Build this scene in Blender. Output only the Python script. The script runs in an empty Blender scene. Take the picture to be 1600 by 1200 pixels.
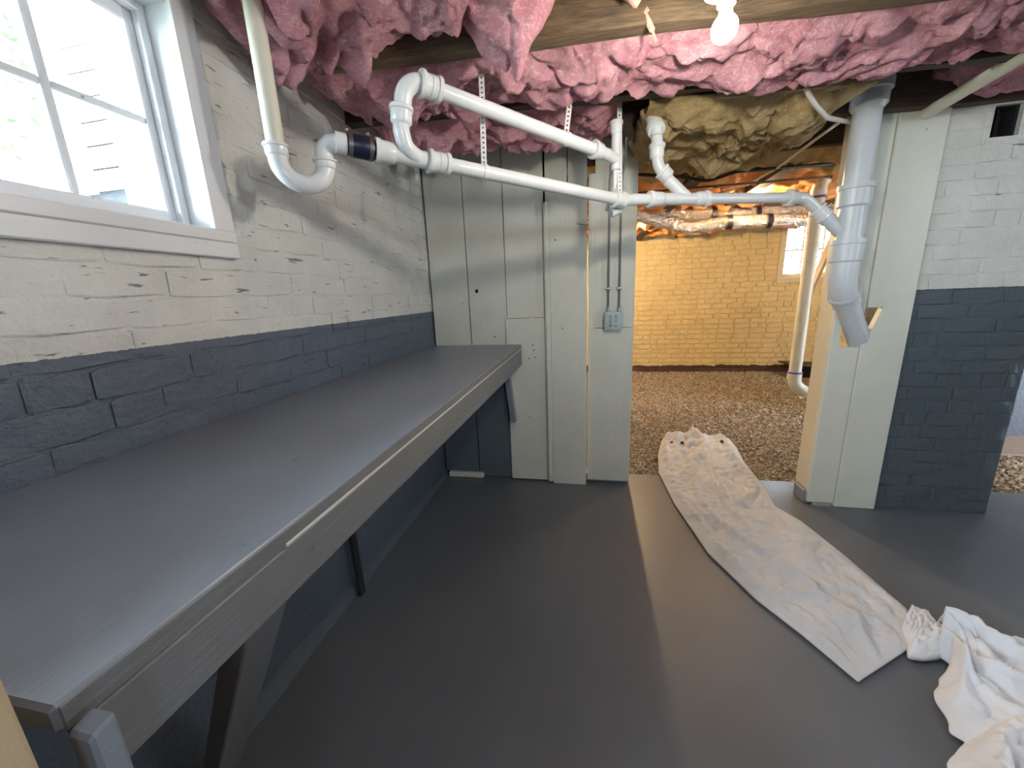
import bpy, bmesh, math, random
from mathutils import Vector, Matrix, noise
C = bpy.context.scene.collection
rnd = random.Random(7)
# ------------------------------------------------------------------ camera
F = 595.0; CAM = Vector((1.064, 0.0, 1.32))
RX = Vector((0.9805, 0.1924, -0.0401)); RY = Vector((0.0052, -0.2308, -0.9731)); RZ = Vector((-0.1963, 0.9538, -0.2270))
cam_d = bpy.data.cameras.new('camera'); cam = bpy.data.objects.new('camera', cam_d); C.objects.link(cam)
RY = RZ.cross(RX).normalized(); RX = RY.cross(RZ).normalized(); RZ.normalize()
m = Matrix.Identity(4)
for i in range(3):
    m[i][0] = RX[i]; m[i][1] = -RY[i]; m[i][2] = -RZ[i]; m[i][3] = CAM[i]
cam.matrix_world = m
cam_d.sensor_width = 36; cam_d.lens = F / 1600 * 36; cam_d.clip_start = 0.02
bpy.context.scene.camera = cam
# ------------------------------------------------------------------ world and view
sc = bpy.context.scene
W = bpy.data.worlds.new('sky'); sc.world = W; W.use_nodes = True
bg = W.node_tree.nodes['Background']; bg.inputs[0].default_value = (0.78, 0.89, 1.0, 1); bg.inputs[1].default_value = 34.0
sc.view_settings.view_transform = 'Standard'; sc.view_settings.look = 'None'; sc.view_settings.gamma = 1
sc.view_settings.use_curve_mapping = False; sc.view_settings.exposure = 0.38
BULB_MAIN = 430; BULB_BACK = 3200; BULB_SIDE = 1800
def light_area(name, loc, rot, sx, sy, power, col, portal=False):
    l = bpy.data.lights.new(name, 'AREA'); l.shape = 'RECTANGLE'; l.size = sx; l.size_y = sy
    l.energy = power; l.color = col
    if portal: l.cycles.is_portal = True
    o = bpy.data.objects.new(name, l); C.objects.link(o); o.location = loc; o.rotation_euler = rot
    return o
PI = math.pi
light_area('window_portal', (-0.20, 0.665, 1.83), (0, -PI/2, 0), 0.6, 0.75, 1, (1, 1, 1), True)
light_area('window_portal', (4.3, 6.72, 1.8), (-PI/2, 0, 0), 0.9, 0.8, 1, (1, 1, 1), True)
# another basement window stands behind the camera on the left wall
light_area('window_portal', (-0.20, -1.2, 1.75), (0, -PI/2, 0), 0.7, 0.9, 1, (1, 1, 1), True)

light_area('window_portal', (2.75, -2.72, 1.82), (PI/2, 0, 0), .7, .45, 1, (1, 1, 1), True)  # portal of the unseen near-wall opening, added for fill daylight
light_area('window_portal', (5.32, 0, 1.915), (0, PI/2, 0), .27, 1.2, 1, (1, 1, 1), True)  # portal of the unseen right-wall opening, added for fill daylight

# ------------------------------------------------------------------ helpers
def ray(u, v): return RX * (u - 800) + RY * (v - 600) + RZ * F
def at(u, v, ax, val):
    r = ray(u, v); i = 'xyz'.index(ax); return CAM + r * ((val - CAM[i]) / r[i])
def az(u, v, zc): return CAM + ray(u, v) * (zc / F)
def obj(name, bm, mat, parent=None, smooth=False, auto=None):
    me = bpy.data.meshes.new(name); bmesh.ops.recalc_face_normals(bm, faces=bm.faces); bm.to_mesh(me); bm.free()
    me.materials.append(mat)
    if smooth:
        for p in me.polygons: p.use_smooth = True
    if auto:
        try: me.set_sharp_from_angle(angle=math.radians(auto))
        except Exception: pass
    o = bpy.data.objects.new(name, me); C.objects.link(o)
    if parent: o.parent = parent
    return o
def empty(name, loc=(0, 0, 0)):
    o = bpy.data.objects.new(name, None); C.objects.link(o); o.empty_display_size = .05
    return o
def tag(o, label=None, cat=None, group=None, kind=None):
    if label: o['label'] = label
    if cat: o['category'] = cat
    if group: o['group'] = group
    if kind: o['kind'] = kind
    return o
def box(bm, a, b, bev=0.0, jit=0.0, sub=0):
    t = bmesh.new(); bmesh.ops.create_cube(t, size=1)
    for v in t.verts:
        v.co = Vector((a[i] + (v.co[i] + .5) * (b[i] - a[i]) for i in range(3)))
        if jit: v.co += Vector((rnd.uniform(-jit, jit) for _ in range(3)))
    if bev: bmesh.ops.bevel(t, geom=t.edges[:], offset=bev, segments=1, affect='EDGES', clamp_overlap=True)
    me = bpy.data.meshes.new('t'); t.to_mesh(me); t.free(); bm.from_mesh(me); bpy.data.meshes.remove(me)
def hexa(bm, c8, bev=0.0):
    """eight corners: bottom 4 ring, top 4 ring"""
    t = bmesh.new(); v = [t.verts.new(p) for p in c8]
    for f in ((0, 1, 2, 3), (4, 5, 6, 7), (0, 1, 5, 4), (1, 2, 6, 5), (2, 3, 7, 6), (3, 0, 4, 7)): t.faces.new([v[i] for i in f])
    bmesh.ops.recalc_face_normals(t, faces=t.faces)
    if bev: bmesh.ops.bevel(t, geom=t.edges[:], offset=bev, segments=1, affect='EDGES', clamp_overlap=True)
    me = bpy.data.meshes.new('t'); t.to_mesh(me); t.free(); bm.from_mesh(me); bpy.data.meshes.remove(me)
def bar(bm, p, q, w, h, up=(0, 0, 1), bev=0.0):
    p = Vector(p); q = Vector(q); d = (q - p).normalized(); s = d.cross(Vector(up)).normalized() * w / 2; t = s.cross(d).normalized() * h / 2
    hexa(bm, [p - s - t, p + s - t, p + s + t, p - s + t, q - s - t, q + s - t, q + s + t, q - s + t], bev)
def sweep(bm, pts, rad, n=20, caps=True, fn=None):
    pts = [Vector(p) for p in pts]
    if not hasattr(rad, '__len__'): rad = [rad] * len(pts)
    up = None; rings = []
    for i, p in enumerate(pts):
        a = pts[max(i - 1, 0)]; b = pts[min(i + 1, len(pts) - 1)]; d = (b - a)
        if d.length < 1e-7: d = pts[-1] - pts[0]
        d.normalize()
        if up is None:
            up = Vector((0, 0, 1)) if abs(d.z) < .9 else Vector((1, 0, 0))
        up = (up - d * up.dot(d)).normalized(); s = d.cross(up)
        ring = []
        for k in range(n):
            a_ = 2 * PI * k / n; off = (up * math.cos(a_) + s * math.sin(a_))
            r = rad[i] if fn is None else fn(rad[i], i, a_, p)
            ring.append(bm.verts.new(p + off * r))
        rings.append(ring)
    for i in range(len(rings) - 1):
        for k in range(n):
            bm.faces.new((rings[i][k], rings[i][(k + 1) % n], rings[i + 1][(k + 1) % n], rings[i + 1][k]))
    if caps:
        bm.faces.new(rings[0][::-1]); bm.faces.new(rings[-1])
def fillet(pts, r, n=8):
    pts = [Vector(p) for p in pts]; out = [pts[0]]
    for i in range(1, len(pts) - 1):
        a, b, c = pts[i - 1], pts[i], pts[i + 1]; rr = r[i - 1] if hasattr(r, '__len__') else r
        u = (a - b).normalized(); w = (c - b).normalized(); ang = u.angle(w)
        if abs(ang - PI) < .02: out.append(b); continue
        t = min(rr / math.tan(ang / 2), (a - b).length * (.999 if i == 1 else .499), (c - b).length * (.999 if i == len(pts) - 2 else .499)); R = t * math.tan(ang / 2)
        cen = b + (u + w).normalized() * (R / math.sin(ang / 2)); s = b + u * t - cen; e = b + w * t - cen; tot = s.angle(e); ax = s.cross(e).normalized()
        for k in range(n + 1): out.append(cen + Matrix.Rotation(tot * k / n, 3, ax) @ s)
    out.append(pts[-1]); return out
def hub(bm, p, d, L, r, n=24, both=False):
    """moulded socket: body, lip and shoulder, along direction d starting at p"""
    d = Vector(d).normalized(); p = Vector(p)
    prof = [(0, r * 1.0), (.0, r * 1.36), (.04, r * 1.44), (.24, r * 1.44), (.28, r * 1.3), (.82, r * 1.26), (.9, r * 1.2), (1.0, r * 1.02)]
    if both: prof = [(0, r), (0, r * 1.44), (.03, r * 1.52), (.18, r * 1.52), (.23, r * 1.32), (.46, r * 1.3), (.48, r * 1.36), (.54, r * 1.36), (.56, r * 1.3), (.76, r * 1.32), (.8, r * 1.46), (.97, r * 1.46), (1, r * 1.36), (1, r)]
    sweep2(bm, [(p + d * (t * L), q) for t, q in prof], d, n)
def sweep2(bm, pr, d, n):
    up = Vector((0, 0, 1)) if abs(d.z) < .9 else Vector((1, 0, 0)); up = (up - d * up.dot(d)).normalized(); s = d.cross(up); R = []
    for p, r in pr: R.append([bm.verts.new(p + (up * math.cos(2 * PI * k / n) + s * math.sin(2 * PI * k / n)) * r) for k in range(n)])
    for i in range(len(R) - 1):
        for k in range(n): bm.faces.new((R[i][k], R[i][(k + 1) % n], R[i + 1][(k + 1) % n], R[i + 1][k]))
    bm.faces.new(R[0][::-1]); bm.faces.new(R[-1])
def cut(o, cutters):
    """subtract boxes from o for real openings"""
    for bm in cutters:
        me = bpy.data.meshes.new('c'); bmesh.ops.recalc_face_normals(bm, faces=bm.faces); bm.to_mesh(me); bm.free(); co = bpy.data.objects.new('c', me); C.objects.link(co)
        md = o.modifiers.new('b', 'BOOLEAN'); md.operation = 'DIFFERENCE'; md.object = co; md.solver = 'EXACT'
        bpy.context.view_layer.update(); dg = bpy.context.evaluated_depsgraph_get(); new = bpy.data.meshes.new_from_object(o.evaluated_get(dg))
        o.modifiers.clear(); o.data = new; bpy.data.objects.remove(co); bpy.data.meshes.remove(me)
def N3(p, f, s=0): return noise.noise(Vector((p[0] * f + s, p[1] * f + s * 1.7, p[2] * f - s)))

# ------------------------------------------------------------------ materials
class M:
    def __init__(s, name):
        s.m = bpy.data.materials.new(name); s.m.use_nodes = True; s.t = s.m.node_tree; s.n = s.t.nodes; s.p = s.n['Principled BSDF']
        s.geo = s.n.new('ShaderNodeNewGeometry'); s.pos = s.geo.outputs['Position']
    def link(s, a, b): s.t.links.new(a, b)
    def mapping(s, scale=(1, 1, 1), src=None):
        k = s.n.new('ShaderNodeMapping'); k.inputs['Scale'].default_value = scale; s.link(src or s.pos, k.inputs[0]); return k.outputs[0]
    def noise(s, scale, detail=4, rough=.55, vec=None, dist=0):
        k = s.n.new('ShaderNodeTexNoise'); k.inputs['Scale'].default_value = scale; k.inputs['Detail'].default_value = detail; k.inputs['Roughness'].default_value = rough
        k.inputs['Distortion'].default_value = dist; s.link(vec or s.pos, k.inputs['Vector']); return k.outputs['Fac']
    def ramp(s, fac, stops):
        k = s.n.new('ShaderNodeValToRGB'); e = k.color_ramp.elements
        while len(e) < len(stops): e.new(.5)
        for i, (p, c) in enumerate(stops):
            e[i].position = p; e[i].color = c if len(c) == 4 else (*c, 1)
        s.link(fac, k.inputs[0]); return k.outputs[0]
    def mix(s, fac, a, b):
        k = s.n.new('ShaderNodeMix'); k.data_type = 'RGBA'
        for sock, val in ((k.inputs[0], fac), (k.inputs[6], a), (k.inputs[7], b)):
            if isinstance(val, (int, float)): sock.default_value = val
            elif isinstance(val, tuple): sock.default_value = (*val[:3], 1)
            else: s.link(val, sock)
        return k.outputs[2]
    def math(s, op, a, b=0.0):
        k = s.n.new('ShaderNodeMath'); k.operation = op
        for i, val in enumerate((a, b)):
            if isinstance(val, (int, float)): k.inputs[i].default_value = val
            else: s.link(val, k.inputs[i])
        return k.outputs[0]
    def sep(s, i):
        k = s.n.new('ShaderNodeSeparateXYZ'); s.link(s.pos, k.inputs[0]); return k.outputs[i]
    def bump(s, h, dist=.002, strength=.6):
        k = s.n.new('ShaderNodeBump'); k.inputs['Distance'].default_value = dist; k.inputs['Strength'].default_value = strength; s.link(h, k.inputs['Height'])
        s.link(k.outputs[0], s.p.inputs['Normal'])
    def col(s, c):
        if isinstance(c, tuple): s.p.inputs['Base Color'].default_value = (*c[:3], 1)
        else: s.link(c, s.p.inputs['Base Color'])
    def set(s, rough=.5, metal=0, spec=.5):
        s.p.inputs['Roughness'].default_value = rough; s.p.inputs['Metallic'].default_value = metal; s.p.inputs['Specular IOR Level'].default_value = spec

WHITE = (0.66, 0.65, 0.60); GREY = (0.095, 0.120, 0.155)
def painted_brick(name, white, grey, line, chips=.7, warm=None):
    k = M(name); k.set(.5)
    n1 = k.noise(6, 5); w = k.mix(k.ramp(n1, [(.35, (0, 0, 0)), (.7, (1, 1, 1))]), tuple(c * .88 for c in white), white)
    col = w
    if line is not None:
        z = k.sep(2); edge = k.math('ADD', z, k.math('MULTIPLY', k.noise(60, 2), .008))
        col = k.mix(k.math('GREATER_THAN', edge, line + .004), grey, w)
    if warm:   # bare dirty foundation course
        z = k.sep(2); edge = k.math('ADD', z, k.math('MULTIPLY', k.noise(9, 4), .09))
        col = k.mix(k.math('GREATER_THAN', edge, warm), (.10, .06, .04), col)
    sc_ = k.noise(30, 3, .5, k.mapping((.38, .38, 2.6)), .7); spots = k.ramp(sc_, [(.0, (0, 0, 0)), (chips, (0, 0, 0)), (chips + .03, (1, 1, 1))])
    col = k.mix(k.math('MULTIPLY', spots, .75), col, (.055, .05, .045)); k.col(col)
    k.bump(k.math('ADD', k.noise(14, 6, .65), k.math('MULTIPLY', k.noise(70, 4), .35)), .016, .7)
    return k.m
m_brick = painted_brick('painted_brick', WHITE, GREY, 1.232, .665)
m_pier = painted_brick('painted_pier_brick', (.68, .665, .60), (.072, .094, .110), 1.262, .73)
m_backbrick = painted_brick('cream_painted_brick', (.80, .66, .36), None, None, .74, .13)
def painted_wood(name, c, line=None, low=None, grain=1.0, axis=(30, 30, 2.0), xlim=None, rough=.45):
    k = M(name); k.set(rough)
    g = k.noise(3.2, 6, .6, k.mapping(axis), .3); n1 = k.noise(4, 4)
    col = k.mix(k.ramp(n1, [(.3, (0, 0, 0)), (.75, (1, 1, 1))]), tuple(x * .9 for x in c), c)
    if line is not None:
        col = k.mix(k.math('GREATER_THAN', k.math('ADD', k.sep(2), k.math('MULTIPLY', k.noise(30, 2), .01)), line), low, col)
    sp = k.ramp(k.noise(38, 2, .5), [(.0, (0, 0, 0)), (.745, (0, 0, 0)), (.77, (1, 1, 1))])
    col = k.mix(k.math('MULTIPLY', sp, .6), col, (.07, .06, .05)); k.col(col)
    k.bump(g, .003 * grain, .5); return k.m
m_plank = painted_wood('painted_plank', (.69, .70, .61))
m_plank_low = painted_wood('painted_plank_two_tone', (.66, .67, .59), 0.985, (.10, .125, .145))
m_post = painted_wood('painted_post', (.69, .69, .59), grain=.7)
m_bench = painted_wood('grey_bench_paint', (.20, .225, .265), axis=(30, 2, 30), rough=.36, grain=.6)
m_apron = painted_wood('grey_apron_paint', (.15, .15, .152), axis=(30, 2, 30), rough=.4)
m_darkwood = painted_wood('dark_leg_paint', (.02, .022, .026))
m_trimw = painted_wood('white_window_paint', (.70, .70, .71), axis=(20, 3, 20), grain=.5, rough=.35)
m_tan = painted_wood('tan_board', (.50, .38, .24))
m_cream = painted_wood('cream_board', (.72, .63, .45))
def wood(name, c1, c2, axis=(2, 28, 28), rough=.75):
    k = M(name); k.set(rough); g = k.noise(3, 7, .65, k.mapping(axis), .5); n = k.noise(5, 3)
    k.col(k.mix(k.ramp(k.math('ADD', k.math('MULTIPLY', g, .75), k.math('MULTIPLY', n, .25)), [(.32, (0, 0, 0)), (.68, (1, 1, 1))]), c1, c2))
    k.bump(g, .006, .8); return k.m
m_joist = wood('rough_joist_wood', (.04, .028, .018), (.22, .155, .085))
m_joist_dark = wood('shaded_joist_wood', (.02, .013, .009), (.09, .055, .035))
m_bridge = wood('brown_bridging_wood', (.05, .025, .015), (.20, .10, .05), axis=(28, 2, 28))
def fluffy(name, a, b, c, f=9, rough=.95):
    k = M(name); k.set(rough, 0, .1)
    n1 = k.noise(f, 6, .65, None, .6); n2 = k.noise(f * 4.5, 6, .7, k.mapping((1, 1.3, 2)), 1.2)
    col = k.mix(k.ramp(n1, [(.3, (0, 0, 0)), (.7, (1, 1, 1))]), a, b); col = k.mix(k.ramp(n2, [(.5, (0, 0, 0)), (.75, (1, 1, 1))]), col, c); k.col(col)
    k.bump(k.math('ADD', k.noise(f * 3, 8, .75, None, 1.5), k.math('MULTIPLY', k.noise(180, 5, .8), .25)), .02, .75); return k.m
m_pink = fluffy('pink_glass_wool', (.50, .21, .26), (.75, .40, .45), (.86, .64, .62))
m_scrap = fluffy('peach_glass_wool', (.78, .40, .34), (.85, .55, .42), (.9, .66, .5))
m_tanwool = fluffy('tan_glass_wool', (.36, .24, .10), (.58, .43, .22), (.68, .54, .32))
m_orange = fluffy('bulb_glow_kraft_wool', (.80, .28, .10), (.92, .42, .16), (.95, .62, .25), 5)  # kraft brown with the warm bulb's orange glow put into the colour
def plain(name, c, rough=.5, metal=0, spec=.5, bmp=0, bs=40):
    k = M(name); k.set(rough, metal, spec); n = k.noise(bs / 6, 4)
    k.col(k.mix(k.ramp(n, [(.3, (0, 0, 0)), (.7, (1, 1, 1))]), tuple(x * .88 for x in c), c))
    if bmp: k.bump(k.noise(bs, 5), bmp, .6)
    return k.m
m_pvc = plain('glossy_painted_pipe', (.73, .75, .74), .18, bmp=.0012, bs=45)
m_pvc_old = plain('yellowed_pipe', (.68, .66, .54), .35, bmp=.001)
m_pvc_cream = plain('cream_pipe', (.78, .72, .56), .35)
m_stack = plain('painted_stack', (.60, .635, .65), .33, bmp=.0015, bs=60)
m_rubber = plain('black_rubber', (.008, .014, .035), .35)
m_steel = plain('steel_band', (.45, .42, .38), .3, 1)
m_galv = plain('galvanised_steel', (.40, .46, .46), .38, .85, bmp=.001)
m_conduit = plain('grey_conduit', (.36, .38, .37), .35, .5)
m_strap = plain('white_strap', (.80, .78, .76), .4)
m_black = plain('black_plastic', (.012, .011, .012), .45)
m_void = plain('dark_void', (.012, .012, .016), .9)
m_purple = plain('purple_primer', (.12, .06, .35), .5)
m_porcelain = plain('white_porcelain', (.8, .8, .8), .2)
m_cable = plain('white_cable', (.75, .72, .66), .4)
k = M('slab_paint'); k.set(.40, 0, .45)
n1 = k.noise(1.3, 5); k.col(k.mix(k.ramp(n1, [(.3, (0, 0, 0)), (.7, (1, 1, 1))]), (.112, .122, .138), (.140, .149, .163)))
k.bump(k.math('ADD', k.noise(2.2, 5), k.math('MULTIPLY', k.noise(45, 5), .06)), .02, .35); m_floor = k.m
k = M('gravel_soil'); k.set(.95); k.col(k.mix(k.ramp(k.noise(60, 5), [(.35, (0, 0, 0)), (.65, (1, 1, 1))]), (.07, .045, .025), (.36, .26, .16))); k.bump(k.noise(60, 5), .02, 1); m_soil = k.m
k = M('gravel_stone'); k.set(.85); k.col(k.ramp(k.noise(42, 2), [(.25, (.10, .08, .06)), (.45, (.30, .25, .19)), (.6, (.50, .43, .34)), (.8, (.72, .65, .54))])); m_gravel = k.m
k = M('crinkled_foil'); k.set(.22, 1); k.col((.78, .73, .64)); k.bump(k.noise(20, 5, .6, None, 1.5), .035, 1.0); m_foil = k.m
# glass pane: mostly clear with a reflection
def glass(name, tint):
    mt = bpy.data.materials.new(name); mt.use_nodes = True; t = mt.node_tree; n = t.nodes; n.remove(n['Principled BSDF']); o = n['Material Output']
    a = n.new('ShaderNodeBsdfTransparent'); a.inputs[0].default_value = tint; b = n.new('ShaderNodeBsdfGlossy'); b.inputs['Roughness'].default_value = .03
    f = n.new('ShaderNodeFresnel'); f.inputs[0].default_value = 1.35; x = n.new('ShaderNodeMixShader')
    t.links.new(f.outputs[0], x.inputs[0]); t.links.new(a.outputs[0], x.inputs[1]); t.links.new(b.outputs[0], x.inputs[2]); t.links.new(x.outputs[0], o.inputs[0]); return mt
m_glass = glass('window_glass', (.96, .98, 1, 1))
# sheer curtain: woven cloth, thin
k = M('sheer_white_cloth'); k.set(.85, 0, .2); k.p.inputs['Sheen Weight'].default_value = .2
k.col(k.mix(k.ramp(k.noise(7, 5), [(.35, (0, 0, 0)), (.7, (1, 1, 1))]), (.74, .75, .77), (.84, .85, .87)))
k.bump(k.math('ADD', k.noise(24, 6, .65, k.mapping((1, 1, 1)), 1.2), k.math('MULTIPLY', k.noise(250, 3), .2)), .012, .7)
tr = k.n.new('ShaderNodeBsdfTransparent'); mx = k.n.new('ShaderNodeMixShader'); mx.inputs[0].default_value = .27
k.link(k.p.outputs[0], mx.inputs[1]); k.link(tr.outputs[0], mx.inputs[2]); k.link(mx.outputs[0], k.n['Material Output'].inputs[0]); m_sheer = k.m
k = M('white_cotton_cloth'); k.set(.9, 0, .15)
st = k.ramp(k.noise(9, 3, .5), [(.0, (0, 0, 0)), (.66, (0, 0, 0)), (.74, (1, 1, 1))])
k.col(k.mix(k.math('MULTIPLY', st, .55), (.78, .79, .81), (.42, .34, .28))); k.bump(k.math('ADD', k.noise(30, 5), k.math('MULTIPLY', k.noise(220, 3), .3)), .006, .6); m_cotton = k.m
def emit(name, col, s):
    k = M(name); k.p.inputs['Emission Color'].default_value = (*col, 1); k.p.inputs['Emission Strength'].default_value = s; k.col((.9, .9, .9)); return k.m
m_bulb = emit('lit_bulb_glass', (1.0, .92, .80), BULB_MAIN)
m_bulb_back = emit('warm_bulb_glass', (1.0, .70, .38), BULB_BACK)
m_bulb_duct = emit('small_warm_bulb_glass', (1.0, .70, .38), 520)
m_bulb_side = emit('warm_side_bulb_glass', (1.0, .72, .45), BULB_SIDE)
m_siding = plain('white_siding', (.80, .80, .78), .5, bmp=.001)
m_found = plain('shadow_gap_foundation', (.014, .017, .022), .9, bmp=.01, bs=80)
m_grass = plain('pale_ground', (.40, .45, .34), .9)
m_leaf = plain('pale_leaf', (.035, .052, .02), .6)
m_bark = plain('grey_bark', (.20, .17, .14), .9)

# ------------------------------------------------------------------ structure
D = 2.524; YR = 2.42; YB = 6.6
bm = bmesh.new(); box(bm, (-.3, -2.6, -.15), (5.2, 2.70, 0)); floor = tag(obj('floor', bm, m_floor), kind='structure')
bm = bmesh.new(); box(bm, (-.3, 2.70, -.2), (6.4, YB + .2, -.025)); gfl = tag(obj('floor_gravel', bm, m_soil), kind='structure')
# subfloor above the joists
cl = tag(empty('ceiling'), kind='structure')
yy = -2.6; i = 0
while yy < YB:
    bm = bmesh.new(); box(bm, (-.3, yy + .003, 2.30), (6.4, min(yy + .19, YB + .1), 2.325)); obj('floorboard', bm, m_joist_dark, cl); yy += .195
# walls out of view that close the rooms
def wallbox(name, a, b, mat): 
    bm = bmesh.new(); box(bm, a, b); return tag(obj(name, bm, mat), kind='structure')
m_wallplain = plain('plain_white_wall', (.55, .545, .51), .7, bmp=.01, bs=15)
# behind the camera: unseen openings added in the near and right walls for fill daylight
bm = bmesh.new(); box(bm, (-.3, -2.8, -.1), (2.4, -2.6, 2.35)); box(bm, (3.1, -2.8, -.1), (5.4, -2.6, 2.35)); box(bm, (2.4, -2.8, 2.05), (3.1, -2.6, 2.35)); box(bm, (2.4, -2.8, -.1), (3.1, -2.6, 1.6)); tag(obj('wall_near', bm, m_wallplain), kind='structure')
bm = bmesh.new(); box(bm, (5.2, -2.6, -.1), (5.4, -.6, 2.35)); box(bm, (5.2, .6, -.1), (5.4, 2.42, 2.35)); box(bm, (5.2, -.6, -.1), (5.4, .6, 1.78)); box(bm, (5.2, -.6, 2.05), (5.4, .6, 2.35)); tag(obj('wall_right', bm, m_wallplain), kind='structure')
wallbox('wall_far_right', (6.4, 2.42, -.1), (6.6, YB + .2, 2.35), m_wallplain)
wallbox('wall_far_left', (-.5, D + .05, -.1), (-.3, YB + .2, 2.35), m_wallplain)
# left wall: mortar body with the window openings, footing, bricks
WY0, WY1, WZ0, WZ1 = .315, 1.0, 1.535, 2.102        # rough opening of window_1
wl = tag(empty('wall_left'), kind='structure')
bm = bmesh.new()
X0, X1 = -.30, -.002
box(bm, (X0, -2.6, -.1), (X1, -1.65, 2.33)); box(bm, (X0, -1.65, -.1), (X1, -.75, 1.4)); box(bm, (X0, -1.65, 2.1), (X1, -.75, 2.33)); box(bm, (X0, -.75, -.1), (X1, WY0, 2.33))
box(bm, (X0, WY0, -.1), (X1, WY1, WZ0)); box(bm, (X0, WY0, WZ1), (X1, WY1, 2.33)); box(bm, (X0, WY1, -.1), (X1, D + .06, 2.33))
obj('mortar_face', bm, m_brick, wl)
bm = bmesh.new(); n = 60
prev = None
for i in range(n + 1):
    y = -1 + (D + 1) * i / n; w = .014 + .008 * N3((y, 0, 0), 4); zt = .06 + .02 * N3((y, 1, 0), 5)
    cur = [bm.verts.new((-.01, y, zt + .01)), bm.verts.new((w * .7, y, zt)), bm.verts.new((w, y, zt - .02)), bm.verts.new((w + .01, y, -.02))]
    if prev:
        for a in range(3): bm.faces.new((prev[a], prev[a + 1], cur[a + 1], cur[a]))
    prev = cur
obj('footing', bm, m_brick, wl, True)
def brick_variants(cnt, seed):
    out = []
    for i in range(cnt):
        r = random.Random(seed + i); t = bmesh.new(); bmesh.ops.create_cube(t, size=1)
        bmesh.ops.subdivide_edges(t, edges=[e for e in t.edges if abs(e.verts[0].co.x - e.verts[1].co.x) > .5], cuts=2, use_grid_fill=True)
        for v in t.verts:
            v.co.y *= 1; v.co += Vector((r.uniform(-.012, .012), r.uniform(-.12, .12), r.uniform(-.045, .045)))
        bmesh.ops.bevel(t, geom=[e for e in t.edges if e.is_boundary is False and e.calc_face_angle(0) > .8], offset=.07, offset_type='OFFSET', segments=1, affect='EDGES', clamp_overlap=True)
        me = bpy.data.meshes.new('brick'); t.to_mesh(me); t.free()
        for p in me.polygons: p.use_smooth = False
        out.append(me)
    return out
def lay(parent, mats, origin, udir, ndir, L, H, holes, name='brick', bl=.212, bh=.074, seed=1, proud=.0045, maxn=300, thick=.03, gap=.005):
    """bricks in running bond on a plane; udir along the wall, ndir out of it. Brick local x=length, y=-normal, z=height"""
    r = random.Random(seed); var = brick_variants(7, seed * 10)
    for me in var: me.materials.append(mats)
    rows = int(math.ceil(H / bh)); cnt = 0; rest = []
    u = Vector(udir); nn = Vector(ndir); rot = Matrix((u, -nn if u.cross(-nn).z > 0 else nn, Vector((0, 0, 1)))).transposed().to_4x4()
    for j in range(rows):
        z0 = j * bh; z1 = min((j + 1) * bh, H); x = -(j % 2) * bl / 2 - r.uniform(0, .03)
        while x < L:
            w = bl * (r.choice((1, 1, 1, .5)) if r.random() < .6 else 1) * r.uniform(.96, 1.04); a = max(x, 0); b = min(x + w, L); x += w
            segs = [(a, b)]
            for (h0, h1, v0, v1) in holes:
                if z1 > v0 + .012 and z0 < v1 - .012:
                    ns = []
                    for (p, q) in segs:
                        if q <= h0 or p >= h1: ns.append((p, q)); continue
                        if p < h0: ns.append((p, h0))
                        if q > h1: ns.append((h1, q))
                    segs = ns
            for (p, q) in segs:
                if q - p < .03: continue
                g = gap; Lb = q - p - g; Hb = z1 - z0 - g * .9; pr = proud + r.uniform(-.0012, .0012)
                cen = Vector(origin) + u * ((p + q) / 2) + Vector((0, 0, (z0 + z1) / 2 + r.uniform(-.001, .001))) + nn * (pr - thick / 2)
                mt = Matrix.Translation(cen) @ rot @ Matrix.Rotation(r.uniform(-.012, .012), 4, 'Y') @ Matrix.Diagonal((Lb, thick, Hb, 1))
                if cnt < maxn:
                    o = bpy.data.objects.new(name, r.choice(var)); C.objects.link(o); o.parent = parent; o.matrix_world = mt
                    cnt += 1
                else: rest.append(mt)
    if rest:
        bm = bmesh.new()
        for mt in rest:
            k0 = len(bm.verts); bm.from_mesh(r.choice(var)); bm.verts.ensure_lookup_table()
            for v in bm.verts[k0:]: v.co = mt @ v.co
        tag(obj('brick_courses', bm, mats, parent), kind='stuff')
    return cnt
lay(wl, m_brick, (-.003, .10, 0.98), (0, 1, 0), (1, 0, 0), D - .10, 1.20, [(WY0 - .10 - .01, WY1 - .10 + .01, WZ0 - .98, WZ1 - .98)], seed=3)
# back wall with window_2
BW0, BW1, BZ0, BZ1 = 3.88, 4.76, 1.41, 2.20
wb = tag(empty('wall_back'), kind='structure')
bm = bmesh.new(); box(bm, (-.3, YB + .004, -.2), (BW0, YB + .2, 2.33)); box(bm, (BW1, YB + .004, -.2), (6.4, YB + .2, 2.33)); box(bm, (BW0, YB + .004, -.2), (BW1, YB + .2, BZ0)); box(bm, (BW0, YB + .004, BZ1), (BW1, YB + .2, 2.33))
obj('mortar_face', bm, m_backbrick, wb)
lay(wb, m_backbrick, (1.3, YB + .004, -.03), (1, 0, 0), (0, -1, 0), 3.9, 2.35, [(BW0 - 1.3, BW1 - 1.3, BZ0 + .03, BZ1 + .03)], seed=5, proud=.014, gap=.012, bl=.225, bh=.078)
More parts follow.
